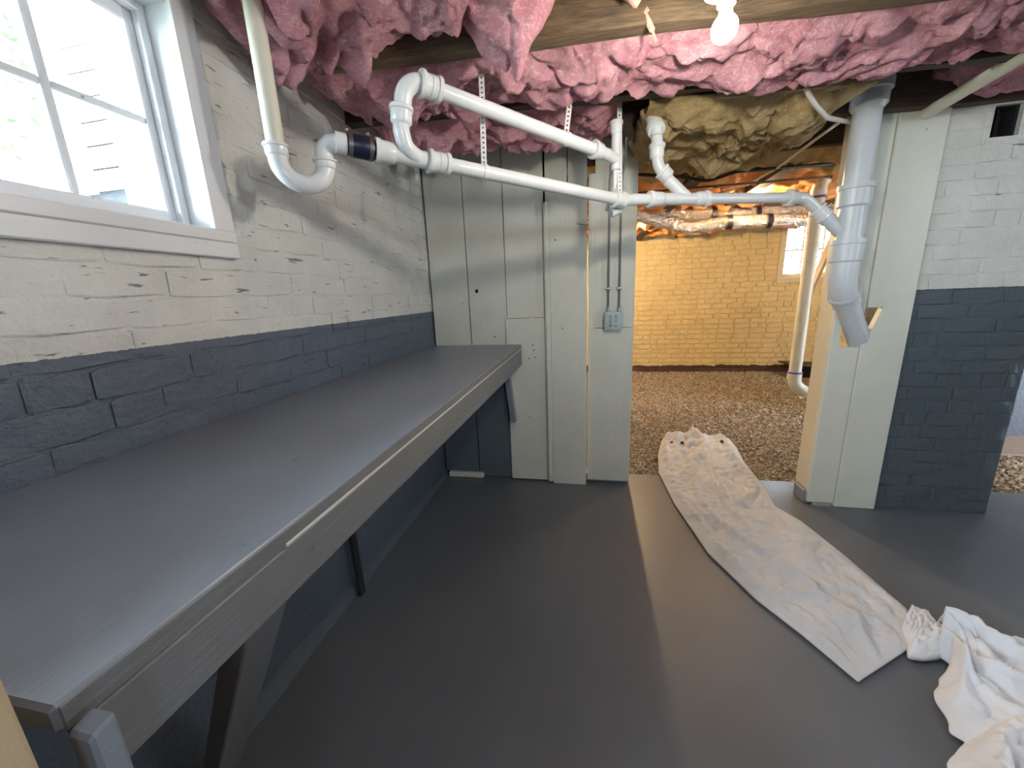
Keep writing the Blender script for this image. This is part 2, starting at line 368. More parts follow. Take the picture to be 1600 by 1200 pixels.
# brick pier right of the doorway, with the vent hole
pr_ = tag(empty('wall_pier'), kind='structure'); VX0, VX1, VZ0, VZ1 = 2.92, 3.03, 1.955, 2.09; PX0, PX1 = 2.70, 3.29
bm = bmesh.new(); y0, y1 = YR + .004, YR + .36
box(bm, (PX0, y0, -.1), (VX0, y1, 2.33)); box(bm, (VX1, y0, -.1), (PX1, y1, 2.33)); box(bm, (VX0, y0, -.1), (VX1, y1, VZ0)); box(bm, (VX0, y0, VZ1), (VX1, y1, 2.33)); box(bm, (VX0, y0 + .12, VZ0), (VX1, y1, VZ1))
obj('mortar_face', bm, m_pier, pr_)
lay(pr_, m_pier, (PX0, YR + .004, 0), (1, 0, 0), (0, -1, 0), PX1 - PX0, 2.2, [(VX0 - PX0, VX1 - PX0, VZ0, VZ1)], seed=9, proud=.004, gap=.003)
bm = bmesh.new(); box(bm, (VX0, y0 + .02, VZ0), (VX0 + .012, y0 + .115, VZ1), .002); box(bm, (VX1 - .012, y0 + .02, VZ0), (VX1, y0 + .115, VZ1), .002); box(bm, (VX0, y0 + .09, VZ0), (VX1, y0 + .115, VZ1), .003); box(bm, (VX0 + .05, y0 + .05, VZ0), (VX0 + .058, y0 + .1, VZ1), .002); box(bm, (VX0, y0 + .02, VZ0), (VX1, y0 + .1, VZ0 + .004), .001); box(bm, (VX0, y0 + .02, VZ1 - .004), (VX1, y0 + .1, VZ1), .001); obj('vent_shade_lining', bm, m_void, pr_)  # lining coloured near-black, standing in for the shade inside the vent hole
# lintel + wall above the side opening right of the pier
wallbox('wall_side_header', (PX1, YR + .01, 1.9), (5.4, YR + .36, 2.33), m_pier)
# masonry base beyond the side opening, on a brown pad
bm = bmesh.new(); box(bm, (4.05, 3.75, -.02), (5.6, 4.5, 2.3), .01); tag(obj('wall_chimney_base', bm, plain('dark_painted_masonry', (.035, .04, .055), .7, bmp=.01)), kind='structure')
bm = bmesh.new(); box(bm, (3.9, 3.32, -.05), (5.7, 3.76, .01), .01, .004); tag(obj('floor_pad', bm, plain('brown_concrete', (.22, .16, .12), .8, bmp=.01)), kind='structure')

# ------------------------------------------------------------------ plank partition
wp = tag(empty('wall_partition'), kind='structure')
def plank(x0, x1, z0, z1, y, mat, top_dx=0.0, th=.022, bd=0.0, name='plank'):
    bm = bmesh.new(); n = 8; L = []; ys = (y, y + th)
    rings = []
    for i in range(n + 1):
        z = z0 + (z1 - z0) * i / n; j = .0012; a = x0 + N3((x0, z, 0), 3) * .003; b = x1 + N3((x1, z, 5), 3) * .003; a += top_dx * i / n; b += top_dx * i / n
        zz = z + (bd * 1 if i == 0 else 0)
        rings.append([bm.verts.new((a, ys[0], z)), bm.verts.new((b, ys[0], zz)), bm.verts.new((b, ys[1], zz)), bm.verts.new((a, ys[1], z))])
    for i in range(n):
        for k_ in range(4): bm.faces.new((rings[i][k_], rings[i][(k_ + 1) % 4], rings[i + 1][(k_ + 1) % 4], rings[i + 1][k_]))
    bm.faces.new(rings[0][::-1]); bm.faces.new(rings[-1])
    bmesh.ops.bevel(bm, geom=[e for e in bm.edges if e.calc_face_angle(0) > .8], offset=.002, segments=1, affect='EDGES')
    return obj(name, bm, mat, wp)
bm = bmesh.new(); box(bm, (-.0, D + .056, .0), (.93, D + .075, 2.28)); obj('gap_light_blocker', bm, m_joist_dark, wp)  # added board that stops back-room light showing through the plank gaps
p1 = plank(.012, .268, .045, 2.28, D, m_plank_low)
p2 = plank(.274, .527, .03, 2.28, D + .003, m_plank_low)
p3a = plank(.533, .785, 1.17, 2.28, D + .002, m_plank)
p3 = plank(.522, .792, .01, 1.167, D - .008, m_plank, bd=.002)
p3b = plank(.795, .93, .05, 2.28, D + .024, m_plank); p3c = plank(.935, 1.05, .05, 2.28, D + .026, m_plank)
p4 = plank(.826, 1.052, -.0, 1.895, D - .028, m_plank)
p5 = plank(1.061, 1.330, 1.094, 2.0, D, m_plank); p6 = plank(1.061, 1.335, .03, 1.090, D - .001, m_plank)
bm = bmesh.new(); box(bm, (.788, D - .03, .012), (.824, D - .006, 1.86), .003); box(bm, (.797, D - .034, .012), (.806, D - .028, 1.86), .001); obj('batten', bm, m_plank, wp)
bm = bmesh.new(); box(bm, (.035, D - .02, .002), (.30, D + .02, .04), .004, .002); obj('sill_block', bm, m_plank, wp)
bm = bmesh.new(); box(bm, (.02, D + .03, .0), (1.33, D + .09, .055), .003); obj('sill_plate', bm, m_bench, wp)
bm = bmesh.new(); box(bm, (1.10, D + .028, 0.02), (1.345, D + .12, 2.3), .003, .002); obj('stud', bm, m_post, wp)
def cyl_cut(x, z, r, n=10):
    b = bmesh.new(); sweep(b, [(x, D - .1, z), (x, D + .02, z)], r, n); return b
def box_cut(a, b_):
    b = bmesh.new(); box(b, a, b_); return b
cut(p2, [cyl_cut(.322 + .006, 1.355, .013)])
bm = bmesh.new(); sweep(bm, [(.328, D + .012, 1.355), (.328, D + .023, 1.355)], .014, 12); obj('knot', bm, m_void, wp)  # near-black disc painting the shade at the bottom of the knot hole
cut(p3, [box_cut((.677, D - .1, 1.115), (.712, D + .012, 1.135))]) if False else None
bm = bmesh.new(); hexa(bm, [(.680, D + .0, 1.155), (.704, D + .0, 1.152), (.704, D + .004, 1.152), (.680, D + .004, 1.155), (.684, D - .0, 1.19), (.71, D - .0, 1.184), (.71, D + .004, 1.184), (.684, D + .004, 1.19)]); obj('patch_block', bm, m_cream, wp)
for (x, z) in ((.70, .99), (.705, .955), (.90, 1.10), (.86, 1.64), (.44, 1.05), (.67, .90)):
    bm = bmesh.new(); sweep(bm, [(x, D - .034 if x > .8 else D - .010, z), (x, D + .004, z)], .0045, 8); obj('nail', bm, m_darkwood, wp)
# bent nail/wire on the fourth board
bm = bmesh.new(); q = [at(902, 349, 'y', D - .032), at(918, 352, 'y', D - .07), at(911, 357, 'y', D - .07), at(922, 359, 'y', D - .035)]; sweep(bm, q, .003, 6); obj('bent_wire', bm, m_conduit, wp)
for (u_, v_) in ((862, 485), (973, 546)):
    c_ = at(u_, v_, 'y', D - (.028 if u_ < 920 else 0)); bm = bmesh.new(); sweep(bm, [c_ + Vector((0, .002, 0)), c_ + Vector((0, -.003, 0))], [.014, .011], 12); obj('plug', bm, m_plank, wp)

# ------------------------------------------------------------------ door post (two boards) with the pipe hole
dp = tag(empty('door_post'), kind='structure')
bm = bmesh.new(); box(bm, (2.378, YR - .02, .018), (2.520, YR + .018, 2.30), .005); pa = obj('board', bm, m_post, dp)
bm = bmesh.new(); box(bm, (2.520, YR - .028, .0), (2.728, YR + .008, 2.30), .004); pb = obj('board', bm, m_post, dp)
bm = bmesh.new(); box(bm, (2.385, YR + .022, .0), (2.43, YR + .15, 2.30), .006); obj('board', bm, m_cream, dp)
bm = bmesh.new(); box(bm, (2.365, YR - .0, .0), (2.40, YR + .12, .085), .006); obj('base_block', bm, m_bench, dp)
bm = bmesh.new(); hexa(bm, [(2.43, YR - .1, 1.035), (2.548, YR - .1, 1.035), (2.548, YR + .1, 1.035), (2.43, YR + .1, 1.035), (2.43, YR - .1, 1.18), (2.592, YR - .1, 1.18), (2.592, YR + .1, 1.18), (2.43, YR + .1, 1.18)])
cut(pb, [bm]); bm = bmesh.new(); box(bm, (2.418, YR - .1, .965), (2.60, YR + .06, 1.15)); cut(pa, [bm])

# ------------------------------------------------------------------ windows
def window(name, plane, y0, y1, z0, z1, cols, rows, cas, mcas, depth=.135):
    """plane(a, d, z): a along the wall, d outwards into the wall, z up"""
    w = tag(empty(name), kind='structure')
    def bx(nm, a0, a1, d0, d1, c0, c1, mat, bev=.003):
        bm = bmesh.new(); p = plane(a0, d0, c0); q = plane(a1, d1, c1); box(bm, [min(p[i], q[i]) for i in range(3)], [max(p[i], q[i]) for i in range(3)], bev); return obj(nm, bm, mat, w)
    bx('casing', y1 - .025, y1 + cas, -.02, .0, z0 - .0, z1 + cas, mcas); bx('casing', y0 - cas, y0 + .025, -.02, .0, z0, z1 + cas, mcas); bx('casing', y0 + .025, y1 - .025, -.02, 0, z1 - .02, z1 + cas, mcas)
    bx('apron', y0 - cas, y1 + cas, -.022, .0, z0 - .075, z0 - .030, mcas); bx('sill', y0 - cas, y1 + cas * .9, -.026, .10, z0 - .031, z0 + .002, mcas)
    bx('jamb', y1 - .006, y1 + .012, .0, .2, z0, z1, mcas); bx('jamb', y0 - .012, y0 + .006, .0, .2, z0, z1, mcas); bx('jamb', y0, y1, .0, .2, z1 - .006, z1 + .01, mcas)
    bx('stop', y1 - .026, y1 - .006, .085, .11, z0, z1, mcas); bx('stop', y0 + .006, y0 + .026, .085, .11, z0, z1, mcas); bx('stop', y0 + .02, y1 - .02, .085, .11, z1 - .026, z1 - .006, mcas)
    s = .045; a0, a1, c0, c1 = y0 + .012, y1 - .012, z0 + .004, z1 - .01
    bx('stile', a1 - s + .014, a1, depth - .025, depth + .012, c0, c1, mcas, .004); bx('stile', a0, a0 + s - .014, depth - .025, depth + .012, c0, c1, mcas, .004)
    bx('rail', a0 + s - .014, a1 - s + .014, depth - .025, depth + .012, c0, c0 + s + .008, mcas, .004); bx('rail', a0 + s - .014, a1 - s + .014, depth - .025, depth + .012, c1 - s, c1, mcas, .004)
    g0, g1, h0, h1 = a0 + s - .014, a1 - s + .014, c0 + s + .008, c1 - s; mw = .018
    for i in range(1, cols):
        a = g0 + (g1 - g0) * i / cols; bx('muntin', a - mw / 2, a + mw / 2, depth - .02, depth + .008, h0, h1, mcas, .004)
    for j in range(1, rows):
        c = h0 + (h1 - h0) * j / rows
        for i in range(cols):
            bx('muntin', g0 + (g1 - g0) * i / cols + mw / 2 * (i > 0), g0 + (g1 - g0) * (i + 1) / cols - mw / 2 * (i < cols - 1), depth - .019, depth + .007, c - mw / 2, c + mw / 2, mcas, .004)
    for i in range(cols):
        for j in range(rows):
            bx('pane', g0 + (g1 - g0) * i / cols + .004, g0 + (g1 - g0) * (i + 1) / cols - .004, depth - .001, depth + .002, h0 + (h1 - h0) * j / rows + .004, h0 + (h1 - h0) * (j + 1) / rows - .004, m_glass, 0)
    return w
window('window_1', lambda a, d, z: (.003 - d, a, z), WY0, WY1, WZ0, WZ1, 3, 2, .036, m_trimw)
window('window_2', lambda a, d, z: (a, YB - .006 + d, z), BW0, BW1, BZ0, BZ1, 3, 2, .05, m_cream)

# ------------------------------------------------------------------ outdoors seen through the windows
bm = bmesh.new(); box(bm, (-14, -8, 1.2), (-.31, 16, 1.3)); box(bm, (-.31, 6.85, 1.2), (14, 16, 1.3)); tag(obj('ground_outside', bm, m_grass), kind='structure')
hw = tag(empty('house_wing'), 'white clapboard wing of the house seen through the left window', 'building'); YW = 1.8; XE = -1.72
z = 1.965; i = 0
while z < 3.5:
    bm = bmesh.new(); hexa(bm, [(XE + .13, YW - .022, z), (-.31, YW - .022, z), (-.31, YW + .01, z), (XE + .13, YW + .01, z), (XE + .13, YW - .006, z + .098), (-.31, YW - .006, z + .098), (-.31, YW + .01, z + .098), (XE + .13, YW + .01, z + .098)], .001)
    obj('clapboard', bm, m_siding, hw); z += .112
bm = bmesh.new(); box(bm, (XE, YW - .03, 1.955), (XE + .13, YW + .1, 3.6), .004); obj('corner_board', bm, m_siding, hw)
bm = bmesh.new(); box(bm, (XE + .03, YW + .012, 1.3), (-.31, YW + .2, 3.6)); obj('shadow_gap_sheathing', bm, m_found, hw)  # near-black behind the open clapboard gaps, painting their shadow lines; foundation below
def shrub(name, label, loc, h, r, n, seed):
    rr = random.Random(seed); t = tag(empty(name), label, 'tree', 'trees outside the windows' if False else None)
    bm = bmesh.new(); L = Vector(loc)
    for i in range(n):
        while True:
            d = Vector((rr.uniform(-1, 1), rr.uniform(-1, 1), rr.uniform(-1, 1)))
            if d.length < 1: break
        p = L + Vector((d.x * r, d.y * r, h * .62 + d.z * h * .4)); s = rr.uniform(.03, .06); a = Vector((rr.uniform(-1, 1), rr.uniform(-1, 1), rr.uniform(-1, 1))).normalized(); b = a.orthogonal().normalized()
        bm.faces.new([bm.verts.new(p + a * s), bm.verts.new(p + b * s * .5), bm.verts.new(p - a * s), bm.verts.new(p - b * s * .5)])
    tag(obj('foliage', bm, m_leaf, t), kind='stuff')
    bm = bmesh.new(); sweep(bm, [L, L + Vector((.05, 0, h * .3)), L + Vector((-.02, .03, h * .7))], [.06, .05, .02], 8)
    for k_ in range(5):
        a_ = rr.uniform(0, 6.28); q = L + Vector((0, 0, h * rr.uniform(.25, .6))); sweep(bm, [q, q + Vector((math.cos(a_) * r * .6, math.sin(a_) * r * .6, h * .2))], [.025, .008], 6)
    obj('trunk', bm, m_bark, t)
shrub('garden_tree', 'pale leafy tree outside the left window beyond the siding', (-4.6, 2.4, 1.3), 4.2, 1.1, 2500, 1)
shrub('garden_shrub', 'green shrub outside the small far window', (5.6, 8.9, 1.3), 1.6, 1.3, 2600, 2)

# ------------------------------------------------------------------ joists
def yj(k_, x): return 1.42 + .41 * k_ + .075 * (x - 1.2)
JX0, JX1 = -.0, 5.2
for k_ in range(-9, 13):
    xa, xb = (-.001, 5.15) if k_ < 3 else (-.001, 6.35)
    if k_ == 2: xb = 5.15
    bm = bmesh.new(); zb = 2.09 + rnd.uniform(-.006, .006)
    n = 24; rings = []
    for i in range(n + 1):
        x = xa + (xb - xa) * i / n; y = yj(k_, x); q = .004
        rings.append([bm.verts.new((x, y + rnd.uniform(-q, q), zb + rnd.uniform(-q, q))), bm.verts.new((x, y + .05 + rnd.uniform(-q, q), zb + rnd.uniform(-q, q))), bm.verts.new((x, y + .05, 2.30)), bm.verts.new((x, y, 2.30))])
    for i in range(n):
        for a in range(4): bm.faces.new((rings[i][a], rings[i][(a + 1) % 4], rings[i + 1][(a + 1) % 4], rings[i + 1][a]))
    bm.faces.new(rings[0][::-1]); bm.faces.new(rings[-1])
    if yj(k_, 6) > YB - .15 or yj(k_, -.2) < -2.5: bm.free(); continue
    o = obj('ceiling_joist', bm, m_joist if k_ in (0,) else m_joist_dark)  # joists away from the bulb take a darker copy of the wood as shade
    lab = {0: 'rough brown wooden joist lit by the bulb, overhead in front', 1: 'second wooden ceiling joist, dark, with pipe straps nailed to it', 2: 'dark ceiling joist just in front of the plank partition', 3: 'dark ceiling joist just behind the plank partition and tan insulation'}.get(k_)
    if lab: tag(o, lab, 'joist')
    elif k_ < 0: tag(o, 'rough wooden ceiling joist overhead behind the bulb', 'joist', 'joists behind the bulb')
    else: tag(o, 'dark wooden ceiling joist crossing the orange insulation of the back room', 'joist', 'joists of the back room')

# ------------------------------------------------------------------ insulation
def batt(label, k_, x0, x1, z0, amp, mat, seed, lumps=(), res=.014, yo=(.05, .41), low=.5, grp=None, ztop=2.285):
    nx = int((x1 - x0) / res); ny = max(6, int((yo[1] - yo[0]) / res)); bm = bmesh.new(); G = []
    for i in range(nx + 1):
        row = []; s = i / nx; x = x0 + (x1 - x0) * s
        for j in range(ny + 1):
            t = j / ny; y = yj(k_, x) + yo[0] + (yo[1] - yo[0]) * t
            e = min(1, min(t, 1 - t) * 5.5) ** .5; ex = min(1, min(s, 1 - s) * (x1 - x0) / .10) ** .5
            p = Vector((x, y, seed * 3.1)); wx = noise.noise(p * 3.2) * .10; wy = noise.noise(p * 3.2 + Vector((9, 3, 1))) * .07
            q = Vector((x + wx, (y + wy) * 1.5, seed * 2.3))
            b1 = abs(noise.noise(q * 5.0)); b2 = abs(noise.noise(q * 11 + Vector((3, 7, 1)))); b3 = abs(noise.noise(q * 24)); lo = noise.noise(Vector((x * 2.1, y * 2.5, seed))); b4 = noise.noise(q * 55)
            b5 = abs(noise.noise(Vector((x * 5 + wx * 30, (y + wy) * 30, seed)))) ; d = amp * (b1 * 1.5 + b2 * .7 + b3 * .34 + lo * low + b4 * .10 + b5 * .22)
            for (lx, lt, lr, ld) in lumps:
                dd = ((x - lx) ** 2 + ((t - lt) * (yo[1] - yo[0])) ** 2) / (lr * lr)
                if dd < 4: d += ld * math.exp(-dd * 1.4) * (1 + b2 * .8)
            z = z0 - (d) * e * ex + (1 - e * ex) * .05
            v = Vector((x + .09 * (1 - ex) * noise.noise(Vector((y * 9, s * 3, seed))) + (noise.noise(q * 9 + Vector((5, 5, 5))) * .034 + noise.noise(q * 25 + Vector((5, 1, 5))) * .012) * ex, y + (noise.noise(q * 9 + Vector((1, 8, 5))) * .034 + noise.noise(q * 25 + Vector((2, 8, 5))) * .012) * e, z))
            row.append(bm.verts.new(v))
        G.append(row)
    for i in range(nx):
        for j in range(ny): bm.faces.new((G[i][j], G[i + 1][j], G[i + 1][j + 1], G[i][j + 1]))
    # closed top
    T = [bm.verts.new((G[i][j].co.x, G[i][j].co.y, ztop)) for i, j in ((0, 0), (nx, 0), (nx, ny), (0, ny))]
    bm.faces.new(T)
    for a, b, edge in ((0, 1, [G[i][0] for i in range(nx + 1)]), (1, 2, G[nx]), (2, 3, [G[i][ny] for i in range(nx, -1, -1)]), (3, 0, G[0][::-1])):
        bm.faces.new([T[b], T[a]] + list(edge))
    o = obj('insulation_batt', bm, mat, None, True); tag(o, label, 'insulation', grp); return o
batt('pink fluffy insulation bulging low beside the white brick wall and standpipe', -1, .0, .98, 2.165, .085, m_pink, 1, [(.12, .7, .14, .09), (.33, .8, .12, .08), (.84, .90, .11, .10)], res=.0075)
batt('pink fluffy insulation overhead behind the bulb', -2, .0, 4.9, 2.12, .08, m_pink, 11, res=.04)
batt('pink insulation scraps hanging by the brown joist left of the bulb', -1, 1.05, 1.26, 2.20, .05, m_scrap, 2, [(1.19, .80, .03, .05), (1.09, .75, .03, .035)], res=.01, yo=(.22, .40))
batt('long pink fluffy insulation batt between the two front joists', 0, .03, 4.2, 2.105, .062, m_pink, 3, [(.95, .7, .09, .03), (1.12, .55, .09, .03), (1.75, .6, .2, .03), (.35, .4, .15, .05)], res=.0075)
batt('pink fluffy insulation bulging above the white drain pipes at the partition', 1, .03, 1.20, 2.11, .075, m_pink, 4, [(.35, .5, .15, .04), (.8, .6, .1, .02)], res=.008)
batt('dull pink insulation above the white brick pier and grey stack', 1, 2.60, 4.6, 2.15, .06, m_pink, 5, [(3.3, .6, .15, .03)], res=.01)
batt('tan shaggy insulation drooping over the doorway', 1, 1.30, 2.14, 2.055, .085, m_tanwool, 6, [(1.75, .8, .15, .04), (2.1, .5, .12, .03)], res=.008, yo=(.07, .72), ztop=2.075)
for k_ in range(3, 11):
    batt(['brown paper-faced insulation behind the doorway, nearest of the back room', 'orange insulation lit by the warm bulb in the back room'][k_ > 3], k_, .9, 5.0, 2.11, .075, m_orange if k_ > 3 else m_tanwool, 20 + k_, res=.022, grp='orange insulation of the back room' if k_ > 3 else None)
# torn wisps hanging from the batts
def wisp(label, pts, r, mat, seed):
    bm = bmesh.new(); pts = [Vector(p) for p in pts]; P = fillet(pts, .01, 4)
    sweep(bm, P, [r * (1 - .8 * i / (len(P) - 1)) for i in range(len(P))], 9, fn=lambda rr, i, a, p: rr * (1 + .55 * noise.noise(Vector((p.x * 60 + math.cos(a) * 1.5, p.z * 60, math.sin(a) * 1.5 + seed)))))
    return tag(obj('insulation_wisp', bm, mat, None, True), label, 'insulation')
wisp('longest torn insulation wisp dangling in front of the lit joist', [az(1010, 0, 1.16), az(1008, 25, 1.15), az(1020, 48, 1.15), az(1025, 66, 1.15)], .016, m_scrap, 1)
wisp('short pale insulation curl left of the long dangling wisp', [az(960, -4, 1.16), az(963, 12, 1.16), az(958, 28, 1.16)], .009, m_cotton, 2)
wisp('small peach insulation tuft between the curl and the long wisp', [az(985, -12, 1.16), az(982, 0, 1.16), az(988, 12, 1.16)], .024, m_scrap, 5)
wisp('thick peach insulation tuft beside the lit bulb', [az(1050, -10, 1.15), az(1052, 12, 1.15), az(1040, 33, 1.15)], .045, m_scrap, 3)

# ------------------------------------------------------------------ workbench
wbn = tag(empty('workbench'), 'long grey painted wooden workbench along the left brick wall', 'workbench')
BX = .628; Y0b = .165
bm = bmesh.new(); box(bm, (.004, Y0b, .972), (BX, D - .04, 1.0), .004); obj('bench_top', bm, m_bench, wbn)
bm = bmesh.new(); box(bm, (BX - .003, Y0b + .004, .9725), (BX + .0015, D - .044, .9975), .0008); obj('edge_band', bm, m_apron, wbn)
bm = bmesh.new(); box(bm, (BX - .004, Y0b + .25, .972), (BX + .0035, D - .05, .978), .001); obj('highlight_strip', bm, plain('edge_highlight', (.55, .53, .48), .4), wbn)  # pale strip painting the line of light along the bench edge
bm = bmesh.new(); hexa(bm, [(BX - .045, Y0b + .02, .895), (BX + .001, Y0b + .02, .893), (BX + .001, D - .05, .860), (BX - .045, D - .05, .862), (BX - .045, Y0b + .02, .971), (BX + .001, Y0b + .02, .973), (BX + .001, D - .05, .973), (BX - .045, D - .05, .971)], .005); obj('front_board', bm, m_apron, wbn)
bm = bmesh.new(); box(bm, (.015, Y0b + .01, .955), (BX - .05, Y0b + .04, .971), .002); obj('end_board', bm, wood('raw_red_wood', (.10, .03, .02), (.25, .10, .06)), wbn)
def brace(p, q, w, h, mat, nm='brace'):
    bm = bmesh.new(); bar(bm, p, q, w, h, (0, 1, 0), .003); return obj(nm, bm, mat, wbn)
brace((.585, .42, .93), (.06, .60, .03), .045, .085, m_apron)
brace((.575, 1.325, .93), (.04, 1.325, .10), .04, .085, m_bench) if False else None
bm = bmesh.new(); hexa(bm, [(.012 + .02, 1.31, .0), (.05, 1.31, .0), (.05, 1.345, .0), (.032, 1.345, .0), (.012, 1.31, .97), (.03, 1.31, .97), (.03, 1.345, .97), (.012, 1.345, .97)], .002); obj('leg', bm, m_darkwood, wbn)
a_ = at(787, 588, 'y', D - .045); b_ = at(803, 662, 'y', D - .045)
bm = bmesh.new(); bar(bm, (a_.x + .02, D - .045, .86), (b_.x, D - .045, .46), .035, .05, (0, 1, 0), .002); obj('brace', bm, m_bench, wbn)
bm = bmesh.new(); box(bm, (.02, D - .05, .90), (.58, D - .012, .97), .003); obj('cleat', bm, m_bench, wbn)
for yy in (.75, 1.6): 
    bm = bmesh.new(); box(bm, (.02, yy, .90), (.58, yy + .04, .971), .003); obj('cross_rail', bm, m_bench, wbn)
# grey post end and tan board at the near end of the bench
zt = .985; q = [at(*p, 'z', zt) for p in ((98, 1137), (143, 1101), (181, 1111))]; q.append(q[0] + (q[2] - q[1]))
bm = bmesh.new(); hexa(bm, [Vector((v.x, v.y, 0)) for v in q] + [Vector((v.x, v.y, zt - .006 * (i in (0, 3)))) for i, v in enumerate(q)], .003)
tag(obj('grey_post', bm, m_bench), 'short grey painted post at the near end of the workbench', 'post')
e_ = at(20, 1095, 'y', .135)
bm = bmesh.new(); box(bm, (.0 + .02, .095, 0), (e_.x, .135, 1.35), .003); tag(obj('tan_board', bm, m_tan), 'upright tan board against the near end of the workbench', 'board')

# ------------------------------------------------------------------ drain pipes
RP = .0235
dr = tag(empty('drain_pipe'), 'glossy white plastic drain pipe run with trap hung below the joists', 'pipe')
def part(nm, fn, mat=m_pvc, parent=dr, auto=35):
    bm = bmesh.new(); fn(bm); return obj(nm, bm, mat, parent, True, auto)
A = az(434, 247, 1.075); B = az(507, 247, 1.135)
top = Vector((A.x, A.y, 2.28)); half = (B - A).length / 2; dn = Vector((0, 0, -half * 1.0)); B.z = A.z
R0 = az(588, 235, 1.175); Rm = az(968, 312, 1.68); Re = az(1235, 309, 1.86)
rd = (Rm - R0).normalized(); up_z = Vector((0, 0, 1))
Bt = Vector((B.x, B.y, R0.z - rd.z * (R0 - B).length))
part('standpipe', lambda b: sweep(b, [top, A + up_z * .01], RP, 28), m_pvc_old)
part('trap', lambda b: (sweep(b, fillet([A + up_z * .015, A + dn, B + dn, Bt, R0 - rd * .09], [half, half, .034], 12), RP * 1.1, 28), hub(b, A + up_z * .035, (0, 0, -1), .034, RP * 1.0), hub(b, B + up_z * .012, (0, 0, -1), .028, RP * .98), sweep(b, [R0 - rd * .115, R0 - rd * .085], RP * 1.22, 28)))
rc = part('rubber_coupling', lambda b: sweep(b, [R0 - rd * .088, R0 - rd * .08, R0 - rd * .012, R0 - rd * .004], [RP * 1.15, RP * 1.38, RP * 1.38, RP * 1.15], 28), m_rubber)
for dd in (.076, .018):
    part('clamp', lambda b: (sweep2(b, [(R0 - rd * (dd + .006), RP * 1.3), (R0 - rd * (dd + .006), RP * 1.46), (R0 - rd * (dd - .006), RP * 1.46), (R0 - rd * (dd - .006), RP * 1.3)], rd, 28), box(b, R0 - rd * dd + Vector((-.006, -.008, RP * 1.42)), R0 - rd * dd + Vector((.006, .008, RP * 1.42 + .01)), .002)), m_steel, rc)
def along(p, q, u_):   # point on segment p-q seen at picture column u
    lo, hi = 0.0, 1.0
    for _ in range(40):
        mid = (lo + hi) / 2; x = p.lerp(q, mid) - CAM
        if 800 + F * x.dot(RX) / x.dot(RZ) < u_: lo = mid
        else: hi = mid
    return p.lerp(q, lo)
T0 = along(R0, Rm, 618); T1 = along(R0, Rm, 668); T2 = along(R0, Rm, 702)
br0 = az(627, 205, 1.175); br1 = az(627, 168, 1.16)
jn = along(R0, Rm, 650)
part('pipe_tee', lambda b: (hub(b, R0 - rd * .005, rd, (T0 - R0).length + .005, RP * 1.06), sweep(b, [T0 - rd * .01, T1 + rd * .005], RP * 1.12, 28), sweep(b, fillet([jn + rd * .012, az(634, 232, 1.195), br0, br1], [.04, .02], 10), RP * 1.08, 28), hub(b, az(627, 166, 1.16), br0 - br1, .052, RP * 1.08)))
part('pipe_coupling', lambda b: hub(b, T1, rd, (T2 - T1).length, RP * 1.06, both=True))
part('pipe_length', lambda b: sweep(b, [T2, Rm], RP, 28))
re_ = (Re - Rm).normalized()
part('pipe_bend', lambda b: (hub(b, Rm - rd * .035, rd, .06, RP * 1.05, both=True), sweep(b, fillet([Rm - rd * .04, Rm + rd * .02, Rm + re_ * .09], .08, 8), RP * 1.04, 28)))
W0 = along(Rm, Re, 1013); W1 = along(Rm, Re, 1036); W2 = along(Rm, Re, 1086); W3 = along(Rm, Re, 1106)
part('pipe_length', lambda b: sweep(b, [Rm + re_ * .05, W0], RP, 28))
zq = (W2 - CAM).dot(RZ)
Yb = along(Rm, Re, 1075); y0_ = az(1043, 280, zq - .02); y1_ = az(1022, 245, zq - .04)
part('pipe_wye', lambda b: (hub(b, W0, re_, (W1 - W0).length, RP * 1.05), sweep(b, [W1 - re_ * .01, W2 + re_ * .01], RP * 1.08, 28), hub(b, W3, -re_, (W3 - W2).length, RP * 1.05), sweep(b, [Yb, y0_], RP * 1.08, 28), hub(b, az(1033, 266, zq - .03), Yb - y0_, .05, RP * 1.06)))
yd = (y0_ - Yb).normalized()
bt = az(1027, 232, zq - .05); btop = az(1026, 204, zq - .09)
part('branch_pipe', lambda b: (sweep(b, fillet([y0_, az(1028, 258, zq - .035), bt, btop], [.07, .05], 10), RP * 1.04, 28), hub(b, az(1027, 225, zq - .05), (0, 0, -1), .062, RP * 1.05)))
HA = Vector((-.15, .62, .75)).normalized()
part('branch_elbow', lambda b: (sweep(b, [btop - up_z * .02, btop + up_z * .012], RP * 1.04, 28), sweep2(b, [(btop + HA * .0, RP * .9), (btop + HA * .0, RP * 1.55), (btop + HA * .012, RP * 1.66), (btop + HA * .03, RP * 1.66), (btop + HA * .034, RP * 1.3), (btop + HA * .10, RP * 1.2)], HA, 28)))
part('pipe_length', lambda b: sweep(b, [W3 - re_ * .01, Re], RP, 28))
